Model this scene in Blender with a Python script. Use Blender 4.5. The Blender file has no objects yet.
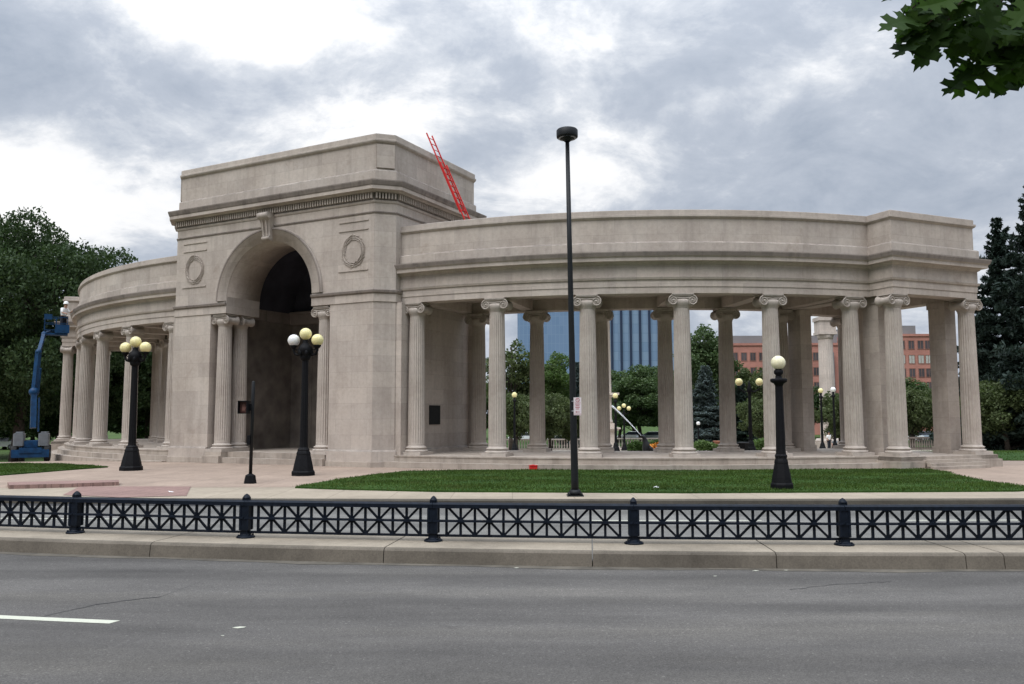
import bpy, bmesh, math, random
import numpy as np
from mathutils import Vector, Matrix
R = math.radians
PI = math.pi
rnd = random.Random(7)
scene = bpy.context.scene
COL = scene.collection

# ------------------------------------------------------------------ camera
EYE = 1.985; PITCH = R(4.994); ROLL = R(0.154); FPX = 841.72
cam_d = bpy.data.cameras.new('camera'); cam = bpy.data.objects.new('camera', cam_d); COL.objects.link(cam)
cam_d.sensor_width = 36; cam_d.lens = 36 * FPX / 1024; cam_d.clip_start = .05; cam_d.clip_end = 6000
cam.matrix_world = Matrix.Translation((0, 0, EYE)) @ Matrix.Rotation(PI / 2 + PITCH, 4, 'X') @ Matrix.Rotation(-ROLL, 4, 'Z')
scene.camera = cam

def ray(px, py):
    Xr, Yr = px - 512, py - 342
    c, s = math.cos(ROLL), math.sin(ROLL)
    X = c * Xr - s * Yr; Y = s * Xr + c * Yr; u = -Y / FPX
    return Vector((X / FPX, math.cos(PITCH) - u * math.sin(PITCH), math.sin(PITCH) + u * math.cos(PITCH)))
def at_y(px, py, y):
    d = ray(px, py); return Vector((d.x * y / d.y, y, EYE + d.z * y / d.y))
def at_z(px, py, z=0.):
    d = ray(px, py); t = (z - EYE) / d.z; return Vector((d.x * t, d.y * t, z))

# ------------------------------------------------------------------ render look
vs = scene.view_settings
vs.view_transform = 'Standard'; vs.look = 'None'; vs.gamma = 1; vs.exposure = 0.08
scene.render.engine = 'CYCLES'
scene.cycles.max_bounces = 6; scene.cycles.diffuse_bounces = 4; scene.cycles.transparent_max_bounces = 8

# ------------------------------------------------------------------ node helper
class N:
    def __init__(s, tree): s.t = tree; s.n = tree.nodes; s.l = tree.links
    def new(s, typ, **kw):
        n = s.n.new(typ)
        for k, v in kw.items():
            if k == 'inp':
                for a, b in v.items(): s.set(n, a, b)
            else: setattr(n, k, v)
        return n
    def set(s, n, a, b):
        sock = n.inputs[a]
        if isinstance(b, bpy.types.NodeSocket): s.l.new(b, sock)
        elif isinstance(b, bpy.types.Node): s.l.new(b.outputs[0], sock)
        else: sock.default_value = b
    def math(s, op, a, b=None, c=None):
        n = s.n.new('ShaderNodeMath'); n.operation = op
        for i, v in enumerate((a, b, c)):
            if v is not None: s.set(n, i, v)
        return n.outputs[0]
    def mix(s, f, a, b, mode='MIX'):
        n = s.n.new('ShaderNodeMix'); n.data_type = 'RGBA'; n.blend_type = mode
        s.set(n, 0, f); s.set(n, 6, a); s.set(n, 7, b); return n.outputs[2]
    def ramp(s, f, pts):
        n = s.n.new('ShaderNodeValToRGB'); s.set(n, 0, f)
        el = n.color_ramp.elements
        while len(el) > 1: el.remove(el[-1])
        for i, (p, c) in enumerate(pts):
            e = el[0] if i == 0 else el.new(p)
            e.position = p; e.color = c if len(c) == 4 else (*c, 1)
        return n.outputs[0]
    def noise(s, vec, scale, detail=4, rough=.55, dist=0.):
        n = s.n.new('ShaderNodeTexNoise')
        if vec is not None: s.set(n, 'Vector', vec)
        n.inputs['Scale'].default_value = scale; n.inputs['Detail'].default_value = detail
        n.inputs['Roughness'].default_value = rough; n.inputs['Distortion'].default_value = dist
        return n.outputs[0]
    def mapping(s, vec, scale=(1, 1, 1), loc=(0, 0, 0), rot=(0, 0, 0)):
        n = s.n.new('ShaderNodeMapping'); s.set(n, 'Vector', vec)
        n.inputs['Scale'].default_value = scale; n.inputs['Location'].default_value = loc; n.inputs['Rotation'].default_value = rot
        return n.outputs[0]
def c4(c): return (c[0], c[1], c[2], 1)
def g3(v): return (v, v, v, 1)
def mat(name):
    m = bpy.data.materials.new(name); m.use_nodes = True
    k = N(m.node_tree); b = m.node_tree.nodes['Principled BSDF']
    b.inputs['Specular IOR Level'].default_value = .3
    return m, k, b
def bump(k, b, h, strength=.3, dist=.02):
    n = k.new('ShaderNodeBump'); n.inputs['Strength'].default_value = strength; n.inputs['Distance'].default_value = dist
    k.set(n, 'Height', h); k.set(b, 'Normal', n.outputs[0])

def simple(name, col, rough=.6, metal=0., var=.15, scale=6., bmp=.0, spec=.3):
    m, k, b = mat(name)
    tc = k.new('ShaderNodeTexCoord').outputs['Object']
    n = k.noise(tc, scale, 5)
    lo = tuple(c * (1 - var) for c in col); hi = tuple(c * (1 + var) for c in col)
    k.set(b, 'Base Color', k.ramp(n, [(.3, lo), (.7, hi)]))
    b.inputs['Roughness'].default_value = rough; b.inputs['Metallic'].default_value = metal
    b.inputs['Specular IOR Level'].default_value = spec
    if bmp: bump(k, b, k.noise(tc, scale * 4, 4), bmp, .01)
    return m

def stone_mat(name, tint=(1, 1, 1), val=1., bw=1.55, bh=.62, joints=.75, streak=.13, use_uv=True, ledge=False):
    m, k, b = mat(name)
    tc = k.new('ShaderNodeTexCoord'); ob = tc.outputs['Object']; uv = tc.outputs['UV']
    base = k.ramp(k.noise(ob, .55, 6, .6, .4), [(.25, (.36, .308, .268)), (.5, (.435, .38, .335)), (.75, (.49, .438, .392))])
    if use_uv:
        br = k.new('ShaderNodeTexBrick', offset=.5, squash=1.0)
        k.set(br, 'Vector', uv)
        for a, v in (('Scale', 1.), ('Mortar Size', .006), ('Mortar Smooth', .3), ('Bias', 0.), ('Brick Width', bw), ('Row Height', bh)): br.inputs[a].default_value = v
        br.inputs['Color1'].default_value = (.90, .89, .885, 1); br.inputs['Color2'].default_value = (1.07, 1.06, 1.045, 1)
        br.inputs['Mortar'].default_value = g3(joints)
        base = k.mix(1., base, br.outputs['Color'], 'MULTIPLY')
    st = k.noise(k.mapping(ob, (1.6, 1.6, .16)), 1.5, 6, .65)
    base = k.mix(1., base, k.ramp(st, [(.34, g3(1 - streak)), (.5, g3(1.)), (.7, g3(1.05))]), 'MULTIPLY')
    blot = k.noise(ob, .9, 7, .7, .8)
    base = k.mix(1., base, k.ramp(blot, [(.60, g3(1.)), (.70, (.86, .84, .82))]), 'MULTIPLY')
    sp = k.noise(ob, 7., 6, .7)
    base = k.mix(1., base, k.ramp(sp, [(.3, g3(.88)), (.55, g3(1.)), (.75, g3(1.08))]), 'MULTIPLY')
    gr = k.noise(ob, 55., 3, .7)
    base = k.mix(1., base, k.ramp(gr, [(.3, g3(.95)), (.7, g3(1.05))]), 'MULTIPLY')
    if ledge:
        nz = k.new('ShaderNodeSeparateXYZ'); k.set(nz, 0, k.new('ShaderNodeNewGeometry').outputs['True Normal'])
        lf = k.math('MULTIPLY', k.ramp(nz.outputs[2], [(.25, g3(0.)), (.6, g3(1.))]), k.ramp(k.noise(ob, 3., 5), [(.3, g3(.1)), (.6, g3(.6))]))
        base = k.mix(lf, base, (.13, .12, .11, 1))  # upward faces darkened in colour to offset the bright overhead light
    base = k.mix(1., base, (tint[0] * val, tint[1] * val, tint[2] * val, 1), 'MULTIPLY')
    k.set(b, 'Base Color', base); b.inputs['Roughness'].default_value = .85; b.inputs['Specular IOR Level'].default_value = .2
    bump(k, b, k.noise(ob, 24., 5, .7), .18, .012)
    return m

M = {}
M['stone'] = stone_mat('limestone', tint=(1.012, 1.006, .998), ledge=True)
M['stone_gap_shade'] = stone_mat('gap_shade_limestone', val=.34, streak=.3)  # shade of the dentil gaps painted into the backing's colour
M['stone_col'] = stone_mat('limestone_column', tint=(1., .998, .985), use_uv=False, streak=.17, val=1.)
M['stone_dark'] = stone_mat('dark_limestone', tint=(.93, .91, .91), val=.60, streak=.3, joints=.9, ledge=True)  # darker, streaked stone for mouldings, lintel and some balustrades
M['stone_mid'] = stone_mat('grey_limestone', val=.86)
M['stone_step'] = stone_mat('worn_step_stone', tint=(1., .985, .95), val=.9, bw=1.9, bh=.23, streak=.25)
M['stone_pale'] = stone_mat('pale_stone', val=1.25, bh=.9)
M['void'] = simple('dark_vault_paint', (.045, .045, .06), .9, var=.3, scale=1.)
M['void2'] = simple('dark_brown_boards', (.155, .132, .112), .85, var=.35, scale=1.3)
M['black'] = simple('black_iron_paint', (.006, .006, .007), .6, var=.3, scale=14, bmp=.05, spec=.12)
M['rail'] = simple('blue_black_rail_paint', (.006, .009, .015), .45, var=.4, scale=12, bmp=.08, spec=.13)
M['bronze'] = simple('dark_pole_paint', (.007, .008, .009), .5, var=.25, scale=8, spec=.25)
M['red'] = simple('red_fibreglass', (.52, .022, .02), .45, var=.15, scale=9)
M['blue'] = simple('lift_blue_paint', (.004, .035, .095), .5, var=.35, scale=5, spec=.25)
M['lgrey'] = simple('pale_grey_paint', (.14, .15, .16), .5, var=.15)
M['rubber'] = simple('rubber', (.012, .012, .012), .8)
M['white'] = simple('white_cloth', (.75, .75, .74), .8, var=.06)
M['skin'] = simple('skin', (.42, .25, .18), .6, var=.08)
M['dark_cloth'] = simple('dark_cloth', (.02, .022, .03), .85)
M['red_cloth'] = simple('red_cloth', (.35, .03, .03), .85)
M['bark'] = simple('bark', (.05, .04, .032), .9, var=.4, scale=5, bmp=.5)
M['statue'] = simple('dark_bronze', (.018, .019, .02), .5, metal=.3, scale=9)
M['orange'] = simple('orange_petals', (.45, .17, .02), .8, var=.4, scale=3)
M['sign'] = simple('white_sign_face', (.62, .55, .55), .5, var=.06)
M['signred'] = simple('red_sign_print', (.35, .08, .09), .5, var=.1)
M['carglass'] = simple('car_glass', (.02, .024, .03), .12, spec=.6)
M['steel'] = simple('zinc_steel', (.35, .36, .37), .4, metal=.8)
M['globe'] = None

def globe_mat(name, col):
    m, k, b = mat(name)
    tc = k.new('ShaderNodeTexCoord').outputs['Object']
    n = k.noise(tc, 3.5, 4)
    k.set(b, 'Base Color', k.ramp(n, [(.3, tuple(c * .9 for c in col)), (.7, col)]))
    b.inputs['Roughness'].default_value = .3; b.inputs['Subsurface Weight'].default_value = .35
    b.inputs['Subsurface Radius'].default_value = (.2, .2, .15)
    return m
M['globe_y'] = globe_mat('yellowed_globe', (.78, .70, .36))
M['globe_w'] = globe_mat('white_globe', (.76, .75, .73))
M['globe_c'] = globe_mat('cream_globe', (.78, .72, .50))

def asphalt(name, base, warm=1.):
    m, k, b = mat(name)
    ob = k.new('ShaderNodeTexCoord').outputs['Object']
    big = k.noise(k.mapping(ob, (.10, .75, 1)), 1.3, 5, .55)
    med = k.noise(k.mapping(ob, (.5, 1.2, 1)), 1.1, 6, .65)
    fine = k.noise(ob, 75., 4, .8)
    vor = k.new('ShaderNodeTexVoronoi'); k.set(vor, 'Vector', ob); vor.inputs['Scale'].default_value = 55
    c = k.ramp(big, [(.3, tuple(x * .78 for x in base)), (.5, base), (.7, (base[0] * 1.22, base[1] * 1.21, base[2] * 1.17))])
    c = k.mix(1., c, k.ramp(med, [(.3, g3(.85)), (.7, g3(1.14))]), 'MULTIPLY')
    c = k.mix(1., c, k.ramp(fine, [(.25, g3(.35)), (.5, g3(1.)), (.72, g3(1.6))]), 'MULTIPLY')
    c = k.mix(1., c, k.ramp(vor.outputs['Color'], [(.1, g3(.78)), (.85, g3(1.05)), (.97, g3(1.5))]), 'MULTIPLY')
    # tyre-polished tracks and oil-darkened lane centres along the street
    yy = k.new('ShaderNodeSeparateXYZ'); k.set(yy, 0, ob)
    wob = k.math('ADD', yy.outputs[1], k.math('MULTIPLY', yy.outputs[0], .06)); wob = k.math('ADD', wob, k.math('MULTIPLY', k.noise(k.mapping(ob, (.25, .6, 1)), 1., 4), .9))
    tr = k.new('ShaderNodeTexNoise'); tr.noise_dimensions = '1D'; k.set(tr, 'W', wob); tr.inputs['Scale'].default_value = .75; tr.inputs['Detail'].default_value = 2
    c = k.mix(1., c, k.ramp(tr.outputs[0], [(.35, g3(.80)), (.5, g3(.98)), (.66, g3(1.14))]), 'MULTIPLY')
    oil = k.noise(k.mapping(ob, (.5, .9, 1)), 2.4, 5, .7)
    c = k.mix(1., c, k.ramp(oil, [(.26, g3(.72)), (.36, g3(1.))]), 'MULTIPLY')
    k.set(b, 'Base Color', c); b.inputs['Roughness'].default_value = .88; b.inputs['Specular IOR Level'].default_value = .2
    bump(k, b, k.noise(ob, 90., 3, .8), .5, .008)
    return m
M['road'] = asphalt('asphalt_near', (.104, .097, .089))
M['road2'] = asphalt('asphalt_far', (.155, .15, .138))
M['crack'] = simple('crack_filler', (.035, .034, .034), .8)
def paint(name, col):
    m, k, b = mat(name)
    ob = k.new('ShaderNodeTexCoord').outputs['Object']
    w = k.noise(ob, 30., 5, .8)
    k.set(b, 'Base Color', k.ramp(w, [(.3, (.22, .22, .2)), (.42, tuple(c * .9 for c in col)), (.7, col)]))
    b.inputs['Roughness'].default_value = .7
    return m
M['paint'] = paint('worn_white_paint', (.52, .52, .42))

def concrete(name, base, stain=.25, grid=None, scale=1.):
    m, k, b = mat(name)
    ob = k.new('ShaderNodeTexCoord').outputs['Object']
    c = k.ramp(k.noise(ob, .7 * scale, 6, .6, .3), [(.28, tuple(x * (1 - stain) for x in base)), (.55, base), (.75, tuple(x * 1.12 for x in base))])
    c = k.mix(1., c, k.ramp(k.noise(ob, 40., 4, .75), [(.28, g3(.8)), (.5, g3(1.)), (.75, g3(1.15))]), 'MULTIPLY')
    c = k.mix(1., c, k.ramp(k.noise(ob, 5., 5, .7), [(.3, g3(.86)), (.6, g3(1.04))]), 'MULTIPLY')
    if grid:
        br = k.new('ShaderNodeTexBrick', offset=0.); k.set(br, 'Vector', ob)
        for a, v in (('Scale', 1.), ('Mortar Size', .012), ('Mortar Smooth', .2), ('Bias', 0.), ('Brick Width', grid[0]), ('Row Height', grid[1])): br.inputs[a].default_value = v
        br.inputs['Color1'].default_value = g3(.95); br.inputs['Color2'].default_value = g3(1.05); br.inputs['Mortar'].default_value = g3(.68)
        c = k.mix(1., c, br.outputs['Color'], 'MULTIPLY')
    k.set(b, 'Base Color', c); b.inputs['Roughness'].default_value = .9; b.inputs['Specular IOR Level'].default_value = .2
    bump(k, b, k.noise(ob, 60., 4, .7), .25, .006)
    return m
M['kerb'] = concrete('kerb_concrete', (.14, .12, .095), .38)
M['walk'] = concrete('sidewalk_concrete', (.33, .278, .212), .18, (1.5, 1.5))
M['plaza'] = concrete('pinkish_paving', (.32, .245, .192), .18, (1.2, 1.2))
M['brickpave'] = concrete('red_brick_paving', (.27, .175, .15), .2, (.3, .12))
M['plaza2'] = concrete('park_paving', (.42, .38, .31), .15, (2., 2.))

def grass_mat(name, a, b_, sc=1.):
    m, k, b = mat(name)
    ob = k.new('ShaderNodeTexCoord').outputs['Object']
    c = k.ramp(k.noise(ob, .35 * sc, 6, .6), [(.3, a), (.7, b_)])
    c = k.mix(1., c, k.ramp(k.noise(ob, 14., 5, .8), [(.25, g3(.55)), (.5, g3(1.)), (.75, g3(1.4))]), 'MULTIPLY')
    k.set(b, 'Base Color', c); b.inputs['Roughness'].default_value = .9; b.inputs['Specular IOR Level'].default_value = .15
    bump(k, b, k.noise(ob, 40., 5, .8), .6, .03)
    return m
M['lawn'] = grass_mat('lawn_soil', (.022, .055, .010), (.04, .085, .016))
M['field'] = grass_mat('park_grass', (.04, .07, .018), (.07, .11, .03), .3)

def leaf_mat(name, cols, trans=.25, rough=.55):
    m, k, b = mat(name)
    geo = k.new('ShaderNodeNewGeometry')
    ob = k.new('ShaderNodeTexCoord').outputs['Object']
    rv = k.math('ADD', k.math('MULTIPLY', geo.outputs['Random Per Island'], .6), k.math('MULTIPLY', k.noise(ob, .45, 3), .4))
    n = len(cols)
    c = k.ramp(rv, [(.15 + .7 * i / (n - 1), cc) for i, cc in enumerate(cols)])
    k.set(b, 'Base Color', c); b.inputs['Roughness'].default_value = rough; b.inputs['Specular IOR Level'].default_value = .12
    tr = k.new('ShaderNodeBsdfTranslucent'); k.set(tr, 'Color', k.mix(1., c, (1.2, 1.5, .7, 1), 'MULTIPLY'))
    mx = k.new('ShaderNodeMixShader'); mx.inputs[0].default_value = trans
    k.l.new(b.outputs[0], mx.inputs[1]); k.l.new(tr.outputs[0], mx.inputs[2])
    k.l.new(mx.outputs[0], m.node_tree.nodes['Material Output'].inputs['Surface'])
    return m
M['leaf_dark'] = leaf_mat('dark_leaves', [(.02, .036, .014), (.038, .062, .025), (.066, .096, .043)], .2)
M['leaf_mid'] = leaf_mat('mid_green_leaves', [(.044, .072, .03), (.07, .106, .046), (.11, .15, .07)], .25)
M['leaf_olive'] = leaf_mat('olive_leaves', [(.05, .065, .028), (.078, .10, .044), (.115, .138, .066)], .25)
M['leaf_lite'] = leaf_mat('light_green_leaves', [(.05, .085, .025), (.085, .13, .045), (.12, .165, .065)], .3)
M['leaf_blue'] = leaf_mat('blue_spruce_needles', [(.045, .062, .06), (.075, .098, .096), (.11, .14, .14)], .1)
M['leaf_fir'] = leaf_mat('dark_spruce_needles', [(.012, .021, .016), (.02, .033, .026), (.034, .05, .04)], .05)
M['leaf_oak'] = leaf_mat('oak_leaves', [(.014, .030, .007), (.032, .064, .013), (.06, .115, .022)], .45, .65)
M['blade'] = leaf_mat('grass_blades', [(.03, .062, .010), (.05, .09, .017), (.075, .12, .03)], .25)
M['blade'] = leaf_mat('turf_blades', [(.031, .058, .010), (.050, .088, .016), (.078, .122, .028)], .12)
_k = N(M['blade'].node_tree); _b = M['blade'].node_tree.nodes['Principled BSDF']; _src = _b.inputs['Base Color'].links[0].from_socket
_ob = _k.new('ShaderNodeTexCoord').outputs['Object']
_dry = _k.math('MULTIPLY', _k.ramp(_k.noise(_ob, .8, 5, .65), [(.52, g3(0.)), (.72, g3(1.))]), .55)
_bnd = _k.ramp(_k.noise(_k.mapping(_ob, (.12, 1.1, 1)), 1.1, 3), [(.35, g3(.68)), (.65, g3(1.25))])
_k.set(_b, 'Base Color', _k.mix(1., _k.mix(_dry, _src, (.11, .115, .04, 1)), _bnd, 'MULTIPLY'))
M['hedge'] = leaf_mat('hedge_leaves', [(.025, .05, .012), (.04, .07, .02), (.06, .10, .03)], .2)

# ------------------------------------------------------------------ mesh builder
class MB:
    def __init__(s): s.v = []; s.f = []; s.uv = {}; s.smooth = set()
    def face(s, idx, uv=None, smooth=False):
        if uv is not None: s.uv[len(s.f)] = uv
        if smooth: s.smooth.add(len(s.f))
        s.f.append(tuple(idx))
    def box(s, x0, y0, z0, x1, y1, z1):
        b = len(s.v)
        s.v += [(x0, y0, z0), (x1, y0, z0), (x1, y1, z0), (x0, y1, z0), (x0, y0, z1), (x1, y0, z1), (x1, y1, z1), (x0, y1, z1)]
        for q in ((0, 3, 2, 1), (4, 5, 6, 7), (0, 1, 5, 4), (1, 2, 6, 5), (2, 3, 7, 6), (3, 0, 4, 7)): s.face([b + i for i in q])
        return s
    def obox(s, M4, x0, y0, z0, x1, y1, z1):
        b = len(s.v); s.box(x0, y0, z0, x1, y1, z1)
        for i in range(b, len(s.v)): s.v[i] = tuple(M4 @ Vector(s.v[i]))
        return s
    def bar(s, p, q, w, h=None, up=(0, 0, 1)):
        p, q = Vector(p), Vector(q); h = h or w; d = (q - p); L = d.length; d.normalize()
        up = Vector(up); sx = d.cross(up)
        if sx.length < 1e-4: sx = d.cross(Vector((1, 0, 0)))
        sx.normalize(); sy = sx.cross(d).normalized()
        b = len(s.v)
        for e in (p, q):
            for a, c in ((-1, -1), (1, -1), (1, 1), (-1, 1)): s.v.append(tuple(e + sx * a * w / 2 + sy * c * h / 2))
        for f in ((0, 1, 2, 3), (7, 6, 5, 4), (0, 4, 5, 1), (1, 5, 6, 2), (2, 6, 7, 3), (3, 7, 4, 0)): s.face([b + i for i in f])
        return s
    def tube(s, pts, rad, n=8, cap=True):
        pts = [Vector(p) for p in pts]; rings = []
        ref = Vector((.31, .2, .93))
        for i, p in enumerate(pts):
            d = (pts[min(i + 1, len(pts) - 1)] - pts[max(i - 1, 0)]).normalized()
            a = d.cross(ref)
            if a.length < .05: a = d.cross(Vector((1, 0, 0)))
            a.normalize(); c = d.cross(a)
            b = len(s.v); r = rad[i] if hasattr(rad, '__len__') else rad
            for j in range(n):
                t = 2 * PI * j / n; s.v.append(tuple(p + a * r * math.cos(t) + c * r * math.sin(t)))
            rings.append(b)
        for i in range(len(rings) - 1):
            for j in range(n):
                k = (j + 1) % n
                s.face((rings[i] + j, rings[i] + k, rings[i + 1] + k, rings[i + 1] + j), smooth=True)
        if cap:
            s.face([rings[0] + j for j in range(n)][::-1]); s.face([rings[-1] + j for j in range(n)])
        return s
    def lathe(s, prof, n=32, c=(0, 0, 0), axis='Z', smooth=True, fl=None):
        # prof list of (r, z)
        b0 = len(s.v); rings = []
        for r, z in prof:
            b = len(s.v)
            for j in range(n):
                t = 2 * PI * j / n; rr = r * (fl(j, z) if fl else 1)
                p = (rr * math.cos(t), rr * math.sin(t), z)
                if axis == 'Y': p = (p[0], p[2], p[1])
                if axis == 'X': p = (p[2], p[0], p[1])
                s.v.append((p[0] + c[0], p[1] + c[1], p[2] + c[2]))
            rings.append(b)
        for i in range(len(rings) - 1):
            for j in range(n):
                k = (j + 1) % n; s.face((rings[i] + j, rings[i] + k, rings[i + 1] + k, rings[i + 1] + j), smooth=smooth)
        s.face([rings[0] + j for j in range(n)][::-1]); s.face([rings[-1] + j for j in range(n)])
        return s
    def prism(s, poly, z0, z1):
        b = len(s.v); n = len(poly)
        s.v += [(p[0], p[1], z0) for p in poly] + [(p[0], p[1], z1) for p in poly]
        s.face([b + i for i in range(n)][::-1]); s.face([b + n + i for i in range(n)])
        for i in range(n):
            j = (i + 1) % n; s.face((b + i, b + j, b + n + j, b + n + i))
        return s
    def sweep(s, path, prof, closed=False, caps=True):
        # path: (x, y, nx, ny, arc); prof: closed list of (r, z)
        m = len(prof); rings = []
        pl = [0.]
        for i in range(m): 
            a, c = prof[i], prof[(i + 1) % m]; pl.append(pl[-1] + math.hypot(a[0] - c[0], a[1] - c[1]))
        for (x, y, nx, ny, ar) in path:
            rings.append(len(s.v)); s.v += [(x + nx * r, y + ny * r, z) for r, z in prof]
        np_ = len(rings)
        for i in range(np_ if closed else np_ - 1):
            j = (i + 1) % np_; a0 = path[i][4]; a1 = path[j][4] if j else path[i][4] + math.hypot(path[0][0] - path[i][0], path[0][1] - path[i][1])
            for q in range(m):
                w = (q + 1) % m
                va = prof[q][1]; vb = prof[w][1]
                if abs(va - vb) < .02: va = prof[q][0] + 40; vb = prof[w][0] + 40
                s.face((rings[i] + q, rings[j] + q, rings[j] + w, rings[i] + w), uv=[(a0, va), (a1, va), (a1, vb), (a0, vb)])
        if caps and not closed:
            s.face([rings[0] + q for q in range(m)]); s.face([rings[-1] + q for q in range(m)][::-1])
        return s
    def sphere(s, c, r, n=16, m=10, sq=(1, 1, 1)):
        prof = [(max(1e-3, math.sin(PI * i / m)) , -math.cos(PI * i / m)) for i in range(m + 1)]
        b = len(s.v); s.lathe(prof, n)
        for i in range(b, len(s.v)):
            v = s.v[i]; s.v[i] = (c[0] + v[0] * r * sq[0], c[1] + v[1] * r * sq[1], c[2] + v[2] * r * sq[2])
        return s
    def xform(s, M4):
        s.v = [tuple(M4 @ Vector(v)) for v in s.v]; return s
    def mesh(s, name, material, fix=True, sharp=None):
        me = bpy.data.meshes.new(name); me.from_pydata(s.v, [], s.f)
        ul = me.uv_layers.new(name='UVMap')
        for p in me.polygons:
            if p.index in s.smooth: p.use_smooth = True
            if p.index in s.uv:
                for q, li in enumerate(p.loop_indices): ul.data[li].uv = s.uv[p.index][q]
            else:
                n = p.normal
                if abs(n.z) > .75:
                    for li in p.loop_indices:
                        c = me.vertices[me.loops[li].vertex_index].co; ul.data[li].uv = (c.x, c.y + 60)
                else:
                    L = math.hypot(n.x, n.y) or 1; t = (-n.y / L, n.x / L)
                    for li in p.loop_indices:
                        c = me.vertices[me.loops[li].vertex_index].co; ul.data[li].uv = (c.x * t[0] + c.y * t[1], c.z)
        if fix:
            bm = bmesh.new(); bm.from_mesh(me); bmesh.ops.recalc_face_normals(bm, faces=bm.faces); bm.to_mesh(me); bm.free()
        if material: me.materials.append(material)
        return me
    def build(s, name, material, parent=None, fix=True, loc=None, rotz=0):
        o = bpy.data.objects.new(name, s.mesh(name, material, fix)); COL.objects.link(o)
        if parent: o.parent = parent
        if loc is not None: o.location = loc
        if rotz: o.rotation_euler.z = rotz
        return o
def link(name, me, parent=None, loc=(0, 0, 0), rotz=0, scale=None):
    o = bpy.data.objects.new(name, me); COL.objects.link(o); o.location = loc; o.rotation_euler.z = rotz
    if parent: o.parent = parent
    if scale: o.scale = (scale,) * 3 if not hasattr(scale, '__len__') else scale
    return o
def tag(o, label=None, cat=None, group=None, kind=None):
    if label: o['label'] = label
    if cat: o['category'] = cat
    if group: o['group'] = group
    if kind: o['kind'] = kind
    return o
def thing(name, label, cat, loc=(0, 0, 0), rotz=0, group=None):
    o = bpy.data.objects.new(name, None); COL.objects.link(o); o.empty_display_size = .3
    o.location = loc; o.rotation_euler.z = rotz
    return tag(o, label, cat, group)
def copy_tree(o, parent=None):
    c = o.copy(); COL.objects.link(c); c.parent = parent
    for ch in list(o.children): copy_tree(ch, c)
    return c

# ------------------------------------------------------------------ terrain
def clamp(v, a=0., b=1.): return max(a, min(b, v))
def gz(x, y):
    z = -.8 * clamp((-x - 10) / 20) * clamp((y - 32) / 25)
    if y > 43: z -= 1.9 * clamp((y - 43) / 52)
    return max(z, -1.95) if y < 95 else max(z, -1.95 - .2 * clamp((y - 95) / 50))
def kerb_y(x):
    xc = max(-11., min(9., x)); y = 11.38 - .1085 * xc + .0077 * xc * xc
    return y + (x - xc) * (-.1085 + .0154 * xc)
def walk_y(x):
    xc = max(-14., min(14., x)); y = 20.22 - .035 * xc + .0018 * xc * xc
    return y + (x - xc) * (-.035 + .0036 * xc)

def ground_sheet():
    xs = sorted(set([-1600, -700, -300, -150, -90] + list(range(-60, 61, 4)) + [90, 150, 300, 700, 1600]))
    ys = sorted(set([-400, -100, -20, 0, 10, 16, 20, 24, 28] + list(range(30, 150, 4)) + [170, 220, 300, 500, 900, 1800]))
    mb = MB()
    for y in ys:
        for x in xs: mb.v.append((x, y, gz(x, y) - (.16 if y < 26 else .03)))
    w = len(xs)
    for j in range(len(ys) - 1):
        for i in range(w - 1): mb.face((j * w + i, j * w + i + 1, (j + 1) * w + i + 1, (j + 1) * w + i), smooth=True)
    tag(mb.build('ground', M['field'], fix=False), kind='structure')
ground_sheet()

def strip(name, f0, f1, z, material, x0=-70, x1=70, n=70, kind='structure'):
    mb = MB()
    for i in range(n + 1):
        x = x0 + (x1 - x0) * i / n
        mb.v += [(x, f0(x), z), (x, f1(x), z)]
    for i in range(n): mb.face((2 * i, 2 * i + 2, 2 * i + 3, 2 * i + 1))
    o = mb.build(name, material, fix=False); tag(o, kind=kind); return o
strip('road', lambda x: 1.2, lambda x: kerb_y(x) + .05, 0., M['road'])
strip('road', lambda x: kerb_y(x) + 1.2, lambda x: walk_y(x) + .03, -.13, M['road2'])
mbn = MB(); mbn.box(-70, -2.5, -.15, 70, 1.2, .15); tag(mbn.build('near_sidewalk', M['walk']), kind='structure')

def curve_path(fy, x0, x1, n):
    p = []; ar = 0; last = None
    for i in range(n + 1):
        x = x0 + (x1 - x0) * i / n; y = fy(x)
        e = .01; dx, dy = 1, (fy(x + e) - fy(x - e)) / (2 * e); L = math.hypot(dx, dy)
        if last: ar += math.hypot(x - last[0], y - last[1])
        last = (x, y); p.append((x, y, dy / L, -dx / L, ar))
    return p
# median: separate cast sections with open joints
kx = [-70, -40, -22, -14, -9.2, -5.15, -1.75, 1.05, 3.42, 5.83, 6.32, 9.8, 13, 17, 25, 45, 70]
mb = MB()
for a, b_ in zip(kx[:-1], kx[1:]):
    p = curve_path(kerb_y, a + .006, b_ - .006, max(2, int((b_ - a) * 1.5)))
    mb.sweep(p, [(0., -.2), (.0, -.02), (-.028, .165), (-.05, .188), (-.085, .2), (-1.27, .2), (-1.3, .18), (-1.31, -.2)])
tag(mb.build('median_kerb', M['kerb']), kind='structure')
M['median_top'] = concrete('median_top', (.295, .252, .195), .28)
mb = MB()
for a, b_ in zip(kx[:-1], kx[1:]):
    p = curve_path(kerb_y, a + .01, b_ - .01, max(2, int((b_ - a) * 1.5)))
    mb.sweep(p, [(-.10, .196), (-.11, .203), (-1.25, .203), (-1.26, .196)])
tag(mb.build('median_surface', M['median_top']), kind='structure')
# gutter line of grit along the near kerb
M['grit'] = simple('gutter_grit', (.10, .088, .07), .95, var=.35, scale=3)
strip('gutter', lambda x: kerb_y(x) - .16 - .05 * math.sin(x * 1.7) - .03 * math.sin(x * 4.1), lambda x: kerb_y(x) + .01, .004, M['grit'], n=200)
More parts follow.
